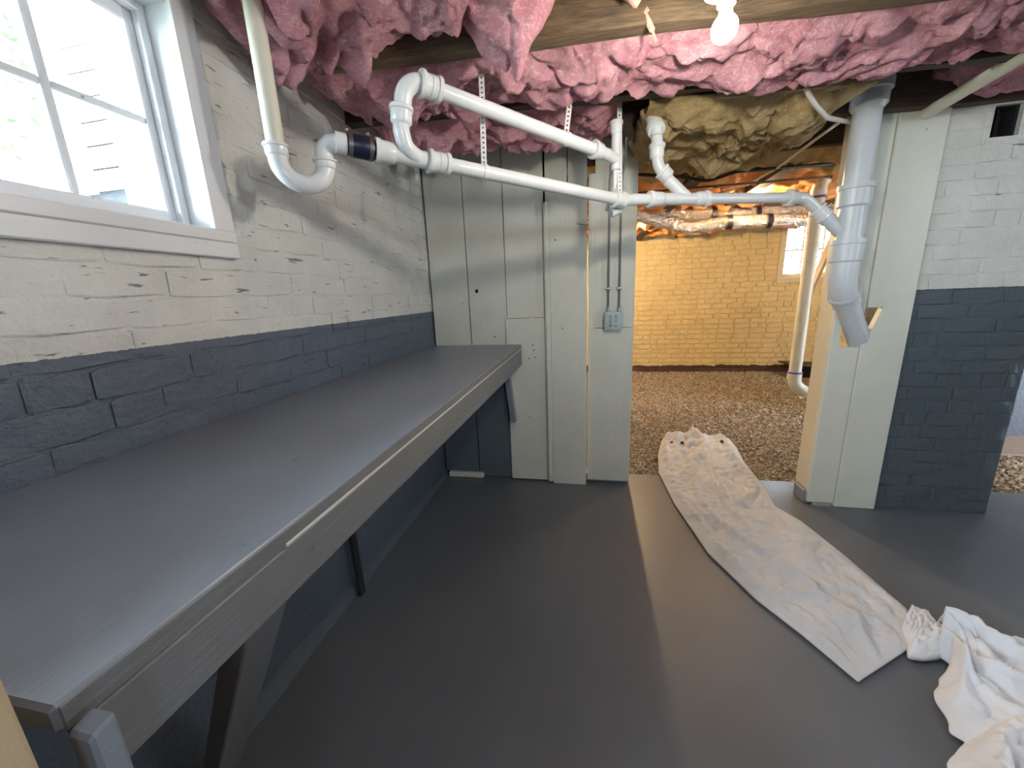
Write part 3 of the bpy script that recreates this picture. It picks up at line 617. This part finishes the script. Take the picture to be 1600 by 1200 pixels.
# soil stack
SX = at(1332, 330, 'y', 2.29); sx, sy = SX.x, SX.y; RS = .054
def zat(v_):  # height on the stack axis at picture row v
    lo, hi = 0.0, 2.6
    for _ in range(40):
        mid = (lo + hi) / 2; x = Vector((sx, sy, mid)) - CAM
        if 600 + F * x.dot(RY) / x.dot(RZ) > v_: lo = mid
        else: hi = mid
    return lo
stack = tag(empty('soil_stack'), 'thick white vertical waste stack elbowing into the door post', 'pipe')
z1, z2, z3, z4, z5, z6 = zat(133), zat(166), zat(293), zat(318), zat(378), zat(408)
part('stack_hub', lambda b: (sweep2(b, [(Vector((sx, sy, z2 - .02)), RS * 1.02), (Vector((sx, sy, z2)), RS * 1.3), (Vector((sx, sy, z1 - .032)), RS * 1.31), (Vector((sx, sy, z1 - .03)), RS * 1.48), (Vector((sx, sy, z1 + .01)), RS * 1.48), (Vector((sx, sy, z1 + .015)), RS * 1.3), (Vector((sx, sy, z1 - .0)), RS * 1.2)], up_z, 36), sweep(b, [(sx, sy, z1 - .03), (sx, sy, 2.27)], RS * .95, 30)), m_stack, stack)
part('stack_pipe', lambda b: sweep(b, [(sx, sy, z2 + .01), (sx, sy, z3)], RS, 36), m_stack, stack)
S0 = Vector((sx, sy, z5 + .0))
Wn = az(1284, 334, 1.90); Wj = Vector((sx, sy, zat(372)))
wd_ = (Wj - Wn).normalized()
part('stack_wye', lambda b: (sweep2(b, [(Vector((sx, sy, z3 + .012)), RS), (Vector((sx, sy, z3 + .012)), RS * 1.33), (Vector((sx, sy, z3 - .01)), RS * 1.34), (Vector((sx, sy, z3 - .012)), RS * 1.24), (Vector((sx, sy, z4 - .01)), RS * 1.24), (Vector((sx, sy, z4 - .02)), RS * 1.05), (Vector((sx, sy, z5)), RS * 1.05), (Vector((sx, sy, z5)), RS * .9)], up_z, 36), sweep(b, [Wn, Wj], [RP * 1.2, RP * 1.5], 28), sweep(b, [Wn - wd_ * .01, Wn + wd_ * .05], RP * 1.42, 28)), m_stack, stack)
bend = Vector((sx, sy + .0, z6 - .03)); mid_ = Vector((sx, sy, zat(447))); outp = at(1338, 520, 'y', YR + .0); outp = outp + (outp - mid_) * .5
edir = (outp - mid_).normalized()
part('stack_elbow', lambda b: (sweep2(b, [(Vector((sx, sy, z5 + .01)), RS), (Vector((sx, sy, z5 + .01)), RS * 1.33), (Vector((sx, sy, z5 - .012)), RS * 1.34), (Vector((sx, sy, z5 - .014)), RS * 1.25), (Vector((sx, sy, z6)), RS * 1.24), (Vector((sx, sy, z6 - .01)), RS * 1.08)], up_z, 36), sweep(b, fillet([(sx, sy, z6 + .01), mid_, mid_ + edir * .12], .12, 10), RS * 1.12, 36), sweep2(b, [(mid_ + edir * .055, RS), (mid_ + edir * .055, RS * 1.26), (mid_ + edir * .07, RS * 1.28), (mid_ + edir * .078, RS * 1.0)], edir, 36)), m_stack, stack)
part('stack_outlet', lambda b: sweep(b, [mid_ + edir * .06, outp], RS * .95, 32), m_stack, stack)
# run into the stack
part('end_bend', lambda b: (hub(b, Re - re_ * .02, re_, .055, RP * 1.08), sweep(b, fillet([Re, az(1258, 310, 1.87), Wn], .07, 8), RP * 1.08, 28), hub(b, Wn - wd_ * .035, wd_, .062, RP * 1.18, both=True)))
# upper run
U0 = az(632, 121, 1.13); U1 = az(950, 242, 1.62); ud = (U1 - U0).normalized()
part('vent_elbow', lambda b: (sweep(b, fillet([br1 - up_z * .02, U0, U0 + ud * .1], .055, 12), RP * 1.12, 28),))
H0 = along(U0, U1, 655); H1 = along(U0, U1, 688)
part('pipe_coupling', lambda b: hub(b, H0, ud, (H1 - H0).length, RP * 1.1, both=True))
part('vent_pipe', lambda b: sweep(b, [H1, U1], RP, 28))
V1 = az(962, 250, 1.66)
part('vent_tee', lambda b: (hub(b, along(U0, U1, 926), ud, .05, RP * 1.08), sweep(b, [U1, V1], RP * .95, 24), sweep(b, [Vector((V1.x, V1.y, V1.z + .13)), Vector((V1.x, V1.y, V1.z - .04))], RP * .8, 24), hub(b, Vector((V1.x, V1.y, V1.z + .15)), (0, 0, -1), .05, RP * .82)))
part('drop_pipe', lambda b: (sweep(b, fillet([Vector((V1.x, V1.y, V1.z)), Vector((V1.x, V1.y, Rm.z + .06)), Vector((V1.x - .03, V1.y + .05, Rm.z - .03))], .03, 6), RP * .5, 20), hub(b, Rm + Vector((-.035, .03, -.045)), (1, .3, .35), .05, RP * .7)))
# pencil ring mark and print on upper pipe
# perforated straps
def strap(label, p, q, wrap, rp=RP):
    bm = bmesh.new(); p = Vector(p); q = Vector(q); d = (q - p); L = d.length; d.normalize(); s = Vector((1, .12, 0)); s = (s - d * s.dot(d)).normalized(); t = s.cross(d); w = .0095; n = int(L / .017)
    for sg in (-1, 1): bar(bm, p + s * w * sg * .72, q + s * w * sg * .68, .0065, .0012, s.cross(d))
    for i in range(n + 1): c_ = p.lerp(q, i / n); bar(bm, c_ - s * w * .75, c_ + s * w * .75, .011, .0014, t)
    o = obj('pipe_strap', bm, m_strap)
    c_, ax = wrap; ax = Vector(ax).normalized(); b2 = bmesh.new()
    sweep2(b2, [(c_ - ax * .008, rp * 1.0), (c_ - ax * .008, rp * 1.09), (c_ + ax * .008, rp * 1.09), (c_ + ax * .008, rp * 1.0)], ax, 24); obj('loop', b2, m_strap, o)
    b2 = bmesh.new(); box(b2, p + Vector((-.008, -.004, -.0)), p + Vector((.008, .002, .02)), .001); obj('nail_tab', b2, m_strap, o)
    return tag(o, label, 'strap')
c1 = along(R0, Rm, 757); t1 = at(751, 78, 'y', 1.44); t1 = az(751, 78, (c1 - CAM).dot(RZ) - .02)
strap('white perforated hanger strap nearest the window, holding the lower pipe', t1, c1 + Vector((0, 0, RP)), (c1, rd))
c2 = along(U0, U1, 885); t2 = az(890, 164, (c2 - CAM).dot(RZ))
strap('short white perforated strap holding the upper white pipe', t2, c2 + Vector((0, 0, RP)), (c2, ud))
c3 = Rm + rd * .0; t3 = az(968, 157, (c3 - CAM).dot(RZ) - .03)
strap('long white perforated strap holding the pipe bend beside the junction box', t3, c3 + Vector((0, -.01, RP * 1.2)), (c3, rd), RP * 1.33)

# other pipes and cables
dg_a = az(1640, 62, 1.30); dg_b = az(1372, 222, 2.12)
bm = bmesh.new(); sweep(bm, [dg_a + (dg_a - dg_b) * .08, dg_b], .0255, 28); dgp = tag(obj('overhead_pipe', bm, m_pvc_old, None, True, 35), 'long cream plastic pipe sloping overhead from the right to the stack', 'pipe')
bm = bmesh.new(); sweep(bm, fillet([az(1258, 136, 1.50), az(1272, 162, 1.53), az(1292, 184, 1.62), az(1345, 194, 1.97)], .12, 8), .0095, 12); tag(obj('cable', bm, m_cable, None, True), 'short curved white cable running behind the thick waste stack', 'cable')
# box and conduits
jb = tag(empty('junction_box'), 'square galvanised electrical junction box on the plank partition', 'box')
bx0 = at(945, 488, 'y', D - .03); bx1 = at(971, 515, 'y', D - .03)
bm = bmesh.new(); box(bm, (bx0.x, D - .036, bx1.z), (bx1.x, D - .002, bx0.z), .006); obj('box_body', bm, m_galv, jb)
bm = bmesh.new(); box(bm, (bx0.x - .003, D - .041, bx1.z - .003), (bx1.x + .003, D - .037, bx0.z + .003), .003); cv = obj('cover_plate', bm, m_galv, jb)
cxm, czm = (bx0.x + bx1.x) / 2, (bx0.z + bx1.z) / 2
for i in (-1, 0, 1):
    for j in (-1, 1):
        bm = bmesh.new(); sweep(bm, [(cxm + j * .017, D - .041, czm + i * .027), (cxm + j * .017, D - .044, czm + i * .027)], [.010, .006], 10); obj('knockout', bm, m_galv, cv)
for i in (-1, 1):
    for j in (-1, 1):
        bm = bmesh.new(); sweep(bm, [(cxm + j * .041, D - .040, czm + i * .043), (cxm + j * .041, D - .045, czm + i * .043)], .005, 8); obj('screw', bm, m_steel, cv)
for nm, uu, lab in (('conduit', 950, 'left thin metal conduit dropping to the junction box'), ('conduit', 967, 'right thin metal conduit dropping to the junction box')):
    p_ = at(uu, 487, 'y', D - .018); bm = bmesh.new(); sweep(bm, fillet([(p_.x, D - .018, bx0.z - .005), (p_.x, D - .018, 1.95), (p_.x + .02, D - .02, 2.08), (p_.x + .02, D - .02, 2.28)], .05, 6), .0065, 14)
    o = tag(obj(nm, bm, m_conduit, None, True), lab, 'conduit')
    bm = bmesh.new(); sweep(bm, [(p_.x, D - .018, bx0.z + .002), (p_.x, D - .018, bx0.z + .03)], .010, 14); obj('connector', bm, m_galv, o, True, 35)
    bm = bmesh.new(); box(bm, (p_.x - .016, D - .026, 1.33), (p_.x + .016, D - .002, 1.342), .002); obj('conduit_clip', bm, m_galv, o)

# bulb on a porcelain holder
def bulb(c, mat, label, holder_label, flip=0, hang=True, r=.0285):
    t = tag(empty('light_bulb'), label, 'bulb'); c = Vector(c)
    bm = bmesh.new(); prof = []
    for i in range(13):
        a = PI * i / 12 * .83; prof.append((c + Vector((0, 0, -r * math.cos(a))), max(r * math.sin(a), .0005)))
    prof += [(c + Vector((0, 0, r * 1.25)), r * .48), (c + Vector((0, 0, r * 1.45)), r * .45)]
    sweep2(bm, prof, Vector((0, 0, 1)), 20); obj('glass_globe', bm, mat, t, True)
    bm = bmesh.new(); sweep2(bm, [(c + Vector((0, 0, r * 1.42)), r * .46), (c + Vector((0, 0, r * 1.9)), r * .46)], Vector((0, 0, 1)), 20); obj('bulb_cap', bm, m_porcelain, t, True, 40)
    h = tag(empty('lamp_holder'), holder_label, 'lamp holder')
    bm = bmesh.new(); zz = r * 1.62; sweep2(bm, [(c + Vector((0, 0, zz)), r * .5), (c + Vector((0, 0, zz)), r * .68), (c + Vector((0, 0, zz + .028)), r * .85), (c + Vector((0, 0, zz + .032)), r * 1.75), (c + Vector((0, 0, zz + .042)), r * 1.85), (c + Vector((0, 0, zz + .05)), r * 1.7)], Vector((0, 0, 1)), 28); obj('holder_body', bm, m_porcelain, h, True, 40)
    bm = bmesh.new(); box(bm, c + Vector((-.05, -.05, zz + .05)), Vector((c.x + .05, c.y + .05, 2.30)), .003); obj('mounting_block', bm, m_joist, h)
bulb(az(1132, 45, .89), m_bulb, 'bare lit light bulb hanging from the front ceiling', 'white porcelain lamp holder above the bare bulb')
bulb((1.36, 4.75, 1.98), m_bulb_back, 'warm lit bulb in the back room behind the partition', 'lamp holder in the back room behind the partition')
bulb(at(1180, 311, 'y', 3.75), m_bulb_duct, 'warm lit bulb above the foil duct in the back room', 'lamp holder above the foil duct in the back room')
bulb((5.6, 4.65, 1.95), m_bulb_side, 'warm lit bulb far right in the back room', 'lamp holder far right in the back room')

# ------------------------------------------------------------------ back room things
def duct(label, pts, r, seed, straps):
    bm = bmesh.new(); P = fillet(pts, .3, 10); Q = []
    for a, b in zip(P[:-1], P[1:]):
        n = max(1, int((b - a).length / .03)); Q += [a.lerp(b, i / n) for i in range(n)]
    Q.append(P[-1]); sweep(bm, Q, r, 36, fn=lambda rr, i, a, p: rr * (1 + .10 * abs(noise.noise(Vector((p.x * 9, math.cos(a) * 2.2, math.sin(a) * 2.2 + seed)))) - .05 + .05 * noise.noise(Vector((p.x * 26, math.cos(a) * 4, math.sin(a) * 4)))))
    t = tag(obj('foil_duct', bm, m_foil, None, False), label, 'duct')
    for f in straps:
        c = Q[int(f * (len(Q) - 1))]; d = (Q[min(int(f * (len(Q) - 1)) + 1, len(Q) - 1)] - c).normalized() if f < 1 else Vector((1, 0, 0))
        bm = bmesh.new(); sweep2(bm, [(c - d * .02, r * 1.0), (c - d * .02, r * 1.09), (c + d * .02, r * 1.09), (c + d * .02, r * 1.0)], d, 24); obj('strap', bm, m_black, t)
duct('shiny foil wrapped duct crossing under the back room ceiling', [at(900, 334, 'y', 4.25), at(1060, 336, 'y', 4.25), at(1180, 334, 'y', 4.25), at(1420, 322, 'y', 4.3)], .072, 1, (.46, .63))
duct('lower sagging foil duct in front of the cream brick wall', [at(940, 320, 'y', 4.08), at(1010, 340, 'y', 4.08), at(1075, 357, 'y', 4.08), at(1140, 347, 'y', 4.08), at(1420, 338, 'y', 4.1)], .058, 2, (.52, .68))
# boards running in depth below the joists
for (u1, v1, lab) in ((1317, 207, 'long brown board nailed under the back room joists, right one'), (1135, 225, 'long dark board nailed under the back room joists, left one')):
    p_ = at(u1, v1, 'z', 2.07); bm = bmesh.new(); box(bm, (p_.x - .05, 2.95, 2.045), (p_.x + .05, 6.3, 2.082), .003); tag(obj('runner_board', bm, m_bridge if u1 > 1200 else m_joist_dark), lab, 'board')
bm = bmesh.new(); box(bm, (1.5, 4.2, 2.03), (4.6, 4.24, 2.07), .002); tag(obj('cross_batten', bm, m_bridge), 'thin brown batten crossing the orange insulation', 'board')
# white 3 inch pipe in the back room
PT = az(1283, 250, 2.75); PB = Vector((PT.x, PT.y, .60)); 
bp = tag(empty('waste_pipe'), 'white plastic pipe standing behind the doorway post with purple primer rings', 'pipe')
RB = .043
x_ = at(1262, 430, 'y', PT.y); PT = Vector((x_.x, PT.y, 2.10)); PB = Vector((x_.x, PT.y, at(1250, 583, 'y', PT.y).z))
part('pipe_length', lambda b: sweep(b, [PT - up_z * .1, PB - up_z * .02], RB, 28), m_pvc_cream, bp)
for vv in (383, 425):
    zz = at(1262, vv, 'y', PT.y).z; part('pipe_collar', lambda b: sweep2(b, [(Vector((PT.x, PT.y, zz - .02)), RB), (Vector((PT.x, PT.y, zz - .02)), RB * 1.08), (Vector((PT.x, PT.y, zz + .02)), RB * 1.08), (Vector((PT.x, PT.y, zz + .02)), RB)], up_z, 28), m_pvc_cream, bp)
part('primer_ring', lambda b: sweep2(b, [(PB + up_z * .0, RB), (PB + up_z * .0, RB * 1.2), (PB + up_z * .012, RB * 1.2), (PB + up_z * .012, RB)], up_z, 28), m_purple, bp)
part('foot_elbow', lambda b: (sweep(b, [PB, PB - up_z * .05], RB * 1.18, 28), sweep(b, fillet([PB, PB - up_z * .10, PB + Vector((.22, .0, -.24))], .12, 10), RB * 1.08, 28), sweep(b, [PB + Vector((.09, 0, -.17)), PB + Vector((.16, 0, -.215))], RB * 1.2, 28)), m_pvc_cream, bp)
part('top_elbow', lambda b: (sweep(b, fillet([PT - up_z * .12, PT - up_z * .03, PT + Vector((.28, 0, .02))], .10, 10), RB * 1.05, 28), sweep(b, [PT + Vector((.09, 0, -.02)), PT + Vector((.15, 0, -.01))], RB * 1.35, 28), sweep(b, [PT - up_z * .16, PT - up_z * .11], RB * 1.18, 28)), m_pvc_cream, bp)
part('primer_ring', lambda b: sweep2(b, [(PT - up_z * .178, RB), (PT - up_z * .178, RB * 1.12), (PT - up_z * .162, RB * 1.12), (PT - up_z * .162, RB)], up_z, 28), m_purple, bp)
# brace board seen against the window
bm = bmesh.new(); bar(bm, at(1262, 462, 'y', 4.6), at(1262, 462, 'y', 4.6) + (at(1312, 352, 'y', 4.6) - at(1262, 462, 'y', 4.6)) * 1.30, .03, .10, (0, 1, 0), .003); tag(obj('brace_board', bm, m_cream), 'slanted cream brace board in front of the far window', 'board')
# cables in the back room
def cable(label, pts, r, mat): 
    bm = bmesh.new(); sweep(bm, fillet(pts, .2, 6), r, 8); tag(obj('cable', bm, mat, None, True), label, 'cable')
cable('black cable looping below the back room joists', [at(985, 272, 'z', 2.03), at(1070, 277, 'z', 2.03), at(1105, 284, 'z', 1.99), at(1150, 268, 'z', 2.03), at(1300, 256, 'z', 2.03)], .010, m_black)
cable('white cable crossing diagonally under the orange insulation', [at(1311, 191, 'z', 2.04), at(1278, 215, 'z', 2.035), at(1215, 262, 'z', 2.03), at(1165, 290, 'z', 2.03), at(1120, 303, 'z', 2.03)], .008, m_cable)
cable('thin brown wire running level below the orange insulation', [at(980, 303, 'z', 1.99), at(1100, 292, 'z', 1.99), at(1300, 276, 'z', 1.99)], .007, m_bridge)
# black tray by the back wall
bm = bmesh.new(); p_ = at(1232, 566, 'y', 6.3); q_ = at(1300, 572, 'y', 6.3)
hexa(bm, [(p_.x + .12, 6.15, -.024), (p_.x + .7, 6.15, -.024), (p_.x + .7, 6.45, -.024), (p_.x + .12, 6.45, -.024), (p_.x, 6.1, .16), (p_.x + .8, 6.1, .12), (p_.x + .8, 6.5, .12), (p_.x, 6.5, .16)], .01); tr_ = tag(obj('black_tray', bm, m_black), 'low black plastic tub on the gravel beneath the far window', 'tub')
bm = bmesh.new(); hexa(bm, [(p_.x - .04, 6.07, .15), (p_.x + .84, 6.07, .11), (p_.x + .84, 6.53, .11), (p_.x - .04, 6.53, .15), (p_.x - .04, 6.07, .165), (p_.x + .84, 6.07, .125), (p_.x + .84, 6.53, .125), (p_.x - .04, 6.53, .165)], .003); obj('rim', bm, m_black, tr_)

# ------------------------------------------------------------------ gravel
def gravel():
    base = [(-1, -1, -1), (1, -1, -1), (1, 1, -1), (-1, 1, -1), (-1, -1, 1), (1, -1, 1), (1, 1, 1), (-1, 1, 1)]
    faces = [(0, 3, 2, 1), (4, 5, 6, 7), (0, 1, 5, 4), (1, 2, 6, 5), (2, 3, 7, 6), (3, 0, 4, 7)]
    V, Fc = [], []; r = random.Random(5)
    def scatter(n, x0, x1, y0, y1, s0, s1):
        for _ in range(n):
            x = r.uniform(x0, x1); y = r.uniform(y0, y1); s = r.uniform(s0, s1); z = -.022 + r.uniform(-.004, .010) + .012 * noise.noise(Vector((x * 2, y * 2, 0)))
            a = r.uniform(0, 6.28); ca, sa = math.cos(a), math.sin(a); el = r.uniform(.5, 1); hz = r.uniform(.35, .7); tx, ty = r.uniform(-.5, .5), r.uniform(-.5, .5); k0 = len(V)
            for b in base:
                px, py, pz = b[0] * s * r.uniform(.65, 1), b[1] * s * el * r.uniform(.6, 1), b[2] * s * hz * r.uniform(.6, 1)
                if b[2] > 0: px *= .75; py *= .75
                X_, Y_ = px * ca - py * sa, px * sa + py * ca; V.append((x + X_, y + Y_, z + pz + tx * X_ + ty * Y_))
            Fc.extend([tuple(k0 + i for i in f) for f in faces])
    scatter(15000, 1.3, 3.3, 2.715, 4.2, .006, .0125); scatter(9500, 1.5, 3.88, 4.2, 6.55, .009, .017); scatter(2600, 3.3, 4.6, 2.72, 3.31, .007, .014)
    me = bpy.data.meshes.new('gravel'); me.from_pydata(V, [], Fc); me.materials.append(m_gravel); o = bpy.data.objects.new('gravel', me); C.objects.link(o)
    tag(o, 'brown gravel bed covering the ground of the back room', 'gravel', kind='stuff')
gravel()

# ------------------------------------------------------------------ cloths on the floor
def resample(P, n):
    L = [0]
    for a, b in zip(P[:-1], P[1:]): L.append(L[-1] + (b - a).length)
    out = []
    for i in range(n + 1):
        t = L[-1] * i / n; k_ = 0
        while k_ < len(L) - 2 and L[k_ + 1] < t: k_ += 1
        out.append(P[k_].lerp(P[k_ + 1], (t - L[k_]) / max(L[k_ + 1] - L[k_], 1e-6)))
    return out
def smooth_poly(P, n): 
    Q = resample(P, n)
    for _ in range(3): Q = [Q[0]] + [(Q[i - 1] + Q[i] * 2 + Q[i + 1]) / 4 for i in range(1, len(Q) - 1)] + [Q[-1]]
    return Q
def cloth(name, left, right, nu, nv, height, mat, th=.0015):
    Lp = smooth_poly([at(u, v, 'z', 0.004) for u, v in left], nu); Rp = smooth_poly([at(u, v, 'z', 0.004) for u, v in right], nu); bm = bmesh.new(); G = []
    for i in range(nu + 1):
        row = []
        for j in range(nv + 1):
            p = Lp[i].lerp(Rp[i], j / nv); p = p + Vector(height(i / nu, j / nv, p)); row.append(bm.verts.new(p))
        G.append(row)
    for i in range(nu):
        for j in range(nv): bm.faces.new((G[i][j], G[i + 1][j], G[i + 1][j + 1], G[i][j + 1]))
    o = obj(name, bm, mat, None, True); md = o.modifiers.new('thick', 'SOLIDIFY'); md.thickness = th; md.offset = 1; return o
def ridge(x, w): return math.exp(-(x / w) ** 2)
def h_curtain(s, t, p):
    e = min(1, min(t, 1 - t) * 10) * min(1, (1 - s) * 12)
    q = Vector((p.x * 1.0, p.y * 1.0, 3)); wv = noise.noise(q * 3) * .5
    top_ = max(0, 1 - s * 2.2)
    z = .008 + .040 * e * abs(noise.noise(Vector((s * 7 + wv, t * 3.4 + s * 1.5, 2)))) + .022 * e * abs(noise.noise(Vector((s * 22 + wv, t * 7, 8)))) + .011 * e * abs(noise.noise(Vector((s * 50 + wv * 3, t * 14 + s * 20, 1))))
    cr = lambda a, b, c: (1 - min(1, abs(noise.noise(Vector((a, b, c)))) * 3.2)) ** 2
    z += e * (.011 * cr(s * 6 + wv, t * 2.6 + s * 2, 21) + .008 * cr(s * 13 + wv * 2, t * 4 - s * 5, 31) + .0045 * cr(s * 30 + wv * 3, t * 6 + s * 9, 41) + .0025 * cr(s * 70, t * 13, 51))
    z += top_ * e * (.055 * ridge(t - .45 - .12 * math.sin(s * 14), .07) + .04 * ridge(t - .18 - s * .3, .05) + .06 * abs(noise.noise(Vector((s * 16, t * 6, 11)))))
    z += .022 * e * ridge(t - .62 + .25 * s, .035) + .018 * e * ridge(t - .35 - .1 * math.sin(s * 9), .035)
    z += .035 * max(0, s - .93) / .07 * (t > .6) * (t - .6) * 2 * e
    sc = max(0, 1 - s * 14); z += sc * (.012 + .012 * math.sin(t * 31))
    return (0, -.02 * sc * math.sin(t * 31 + 1.5), z if s > .02 else z)
cur = cloth('sheer_curtain', [(1034, 689), (1028, 712), (1029, 741), (1054, 790), (1106, 867), (1180, 939), (1252, 995), (1340, 1069)], [(1137, 686), (1150, 700), (1162, 723), (1198, 768), (1211, 793), (1252, 817), (1315, 867), (1382, 925), (1425, 962), (1440, 1003)], 300, 90, h_curtain, m_sheer)
tag(cur, 'long crumpled sheer white curtain trailing from the gravel across the grey floor', 'curtain')
for uu in (1050, 1066, 1082, 1098, 1128):
    c_ = at(uu, 692 if uu < 1120 else 690, 'z', .062); bm = bmesh.new()
    R1, R2 = .014, .023; ax = Vector((.1, -.55, .83)).normalized(); s_ = ax.orthogonal().normalized(); t_ = ax.cross(s_); ring = []
    for i in range(20):
        a = i / 20 * 2 * PI; d_ = s_ * math.cos(a) + t_ * math.sin(a); ring.append([bm.verts.new(c_ + d_ * R1 - ax * .001), bm.verts.new(c_ + d_ * (R1 + R2) / 2 + ax * .004), bm.verts.new(c_ + d_ * R2 - ax * .001), bm.verts.new(c_ + d_ * (R1 + R2) / 2 - ax * .003)])
    for i in range(20):
        for a in range(4): bm.faces.new((ring[i][a], ring[(i + 1) % 20][a], ring[(i + 1) % 20][(a + 1) % 4], ring[i][(a + 1) % 4]))
    g_ = obj('grommet', bm, m_sheer, cur, True); bm = bmesh.new(); sweep(bm, [c_ - ax * .003, c_ - ax * .001], R1, 16); obj('grommet_hole', bm, m_void, g_)
def h_bunch(s, t, p):
    e = min(1, min(t, 1 - t) * 7); w = noise.noise(Vector((p.x * 4, p.y * 4, 0)))
    z = .012 + e * (.045 * abs(noise.noise(Vector((t * 3.0 + w * .8, s * 2.2 + 4, 1)))) * 1.6 + .03 * abs(noise.noise(Vector((t * 7 + w, s * 4, 7)))) + .012 * abs(noise.noise(Vector((p.x * 26, p.y * 26, 7))))) 
    z += e * (1 - s) * .03
    cr = lambda a, b, c: (1 - min(1, abs(noise.noise(Vector((a, b, c)))) * 3.0)) ** 2
    z += e * (.035 * cr(t * 2.2 + w * .6 + s, s * 1.2, 5) + .020 * cr(t * 4.5 + w, s * 2.4 + t, 15) + .008 * cr(t * 9 + w * 2, s * 5, 25) + .004 * cr(p.x * 16, p.y * 16, 35))
    z += e * .03 * ridge(t - .35 - .3 * math.sin(s * 3 + 1), .06) + e * .035 * ridge(t - .7 + .35 * s, .05) + e * .025 * ridge(t - .15 - .25 * s, .04)
    ed = 1 - e
    return (.02 * ed * noise.noise(Vector((p.x * 14, p.y * 14, 3))), .02 * ed * noise.noise(Vector((p.x * 14, p.y * 14, 9))), z)
b = cloth('cotton_cloth', [(1462, 1027), (1479, 1042), (1470, 1070), (1467, 1105), (1481, 1150), (1506, 1167), (1480, 1205), (1500, 1290), (1540, 1380)], [(1466, 988), (1490, 989), (1530, 1000), (1565, 1020), (1610, 1022), (1700, 1040), (1800, 1080), (1900, 1200), (1900, 1350)], 170, 110, h_bunch, m_cotton, .003)
tag(b, 'bunched white cotton cloth with brown stains at the lower right of the floor', 'cloth')
def h_knot(s, t, p):
    e = math.sin(PI * min(max(t, 0), 1)) ** .5
    return (0, 0, .01 + e * (.035 + .035 * abs(noise.noise(Vector((s * 3 + 1, t * 5, 2))))) + .018 * e * abs(noise.noise(Vector((s * 9, t * 9, 5)))))
o = cloth('knot', [(1408, 990), (1417, 1012), (1418, 1033), (1440, 1036), (1462, 1034), (1476, 1028)], [(1424, 958), (1432, 957), (1448, 962), (1458, 978), (1468, 988), (1482, 990)], 60, 46, h_knot, m_cotton, .003); o.parent = b
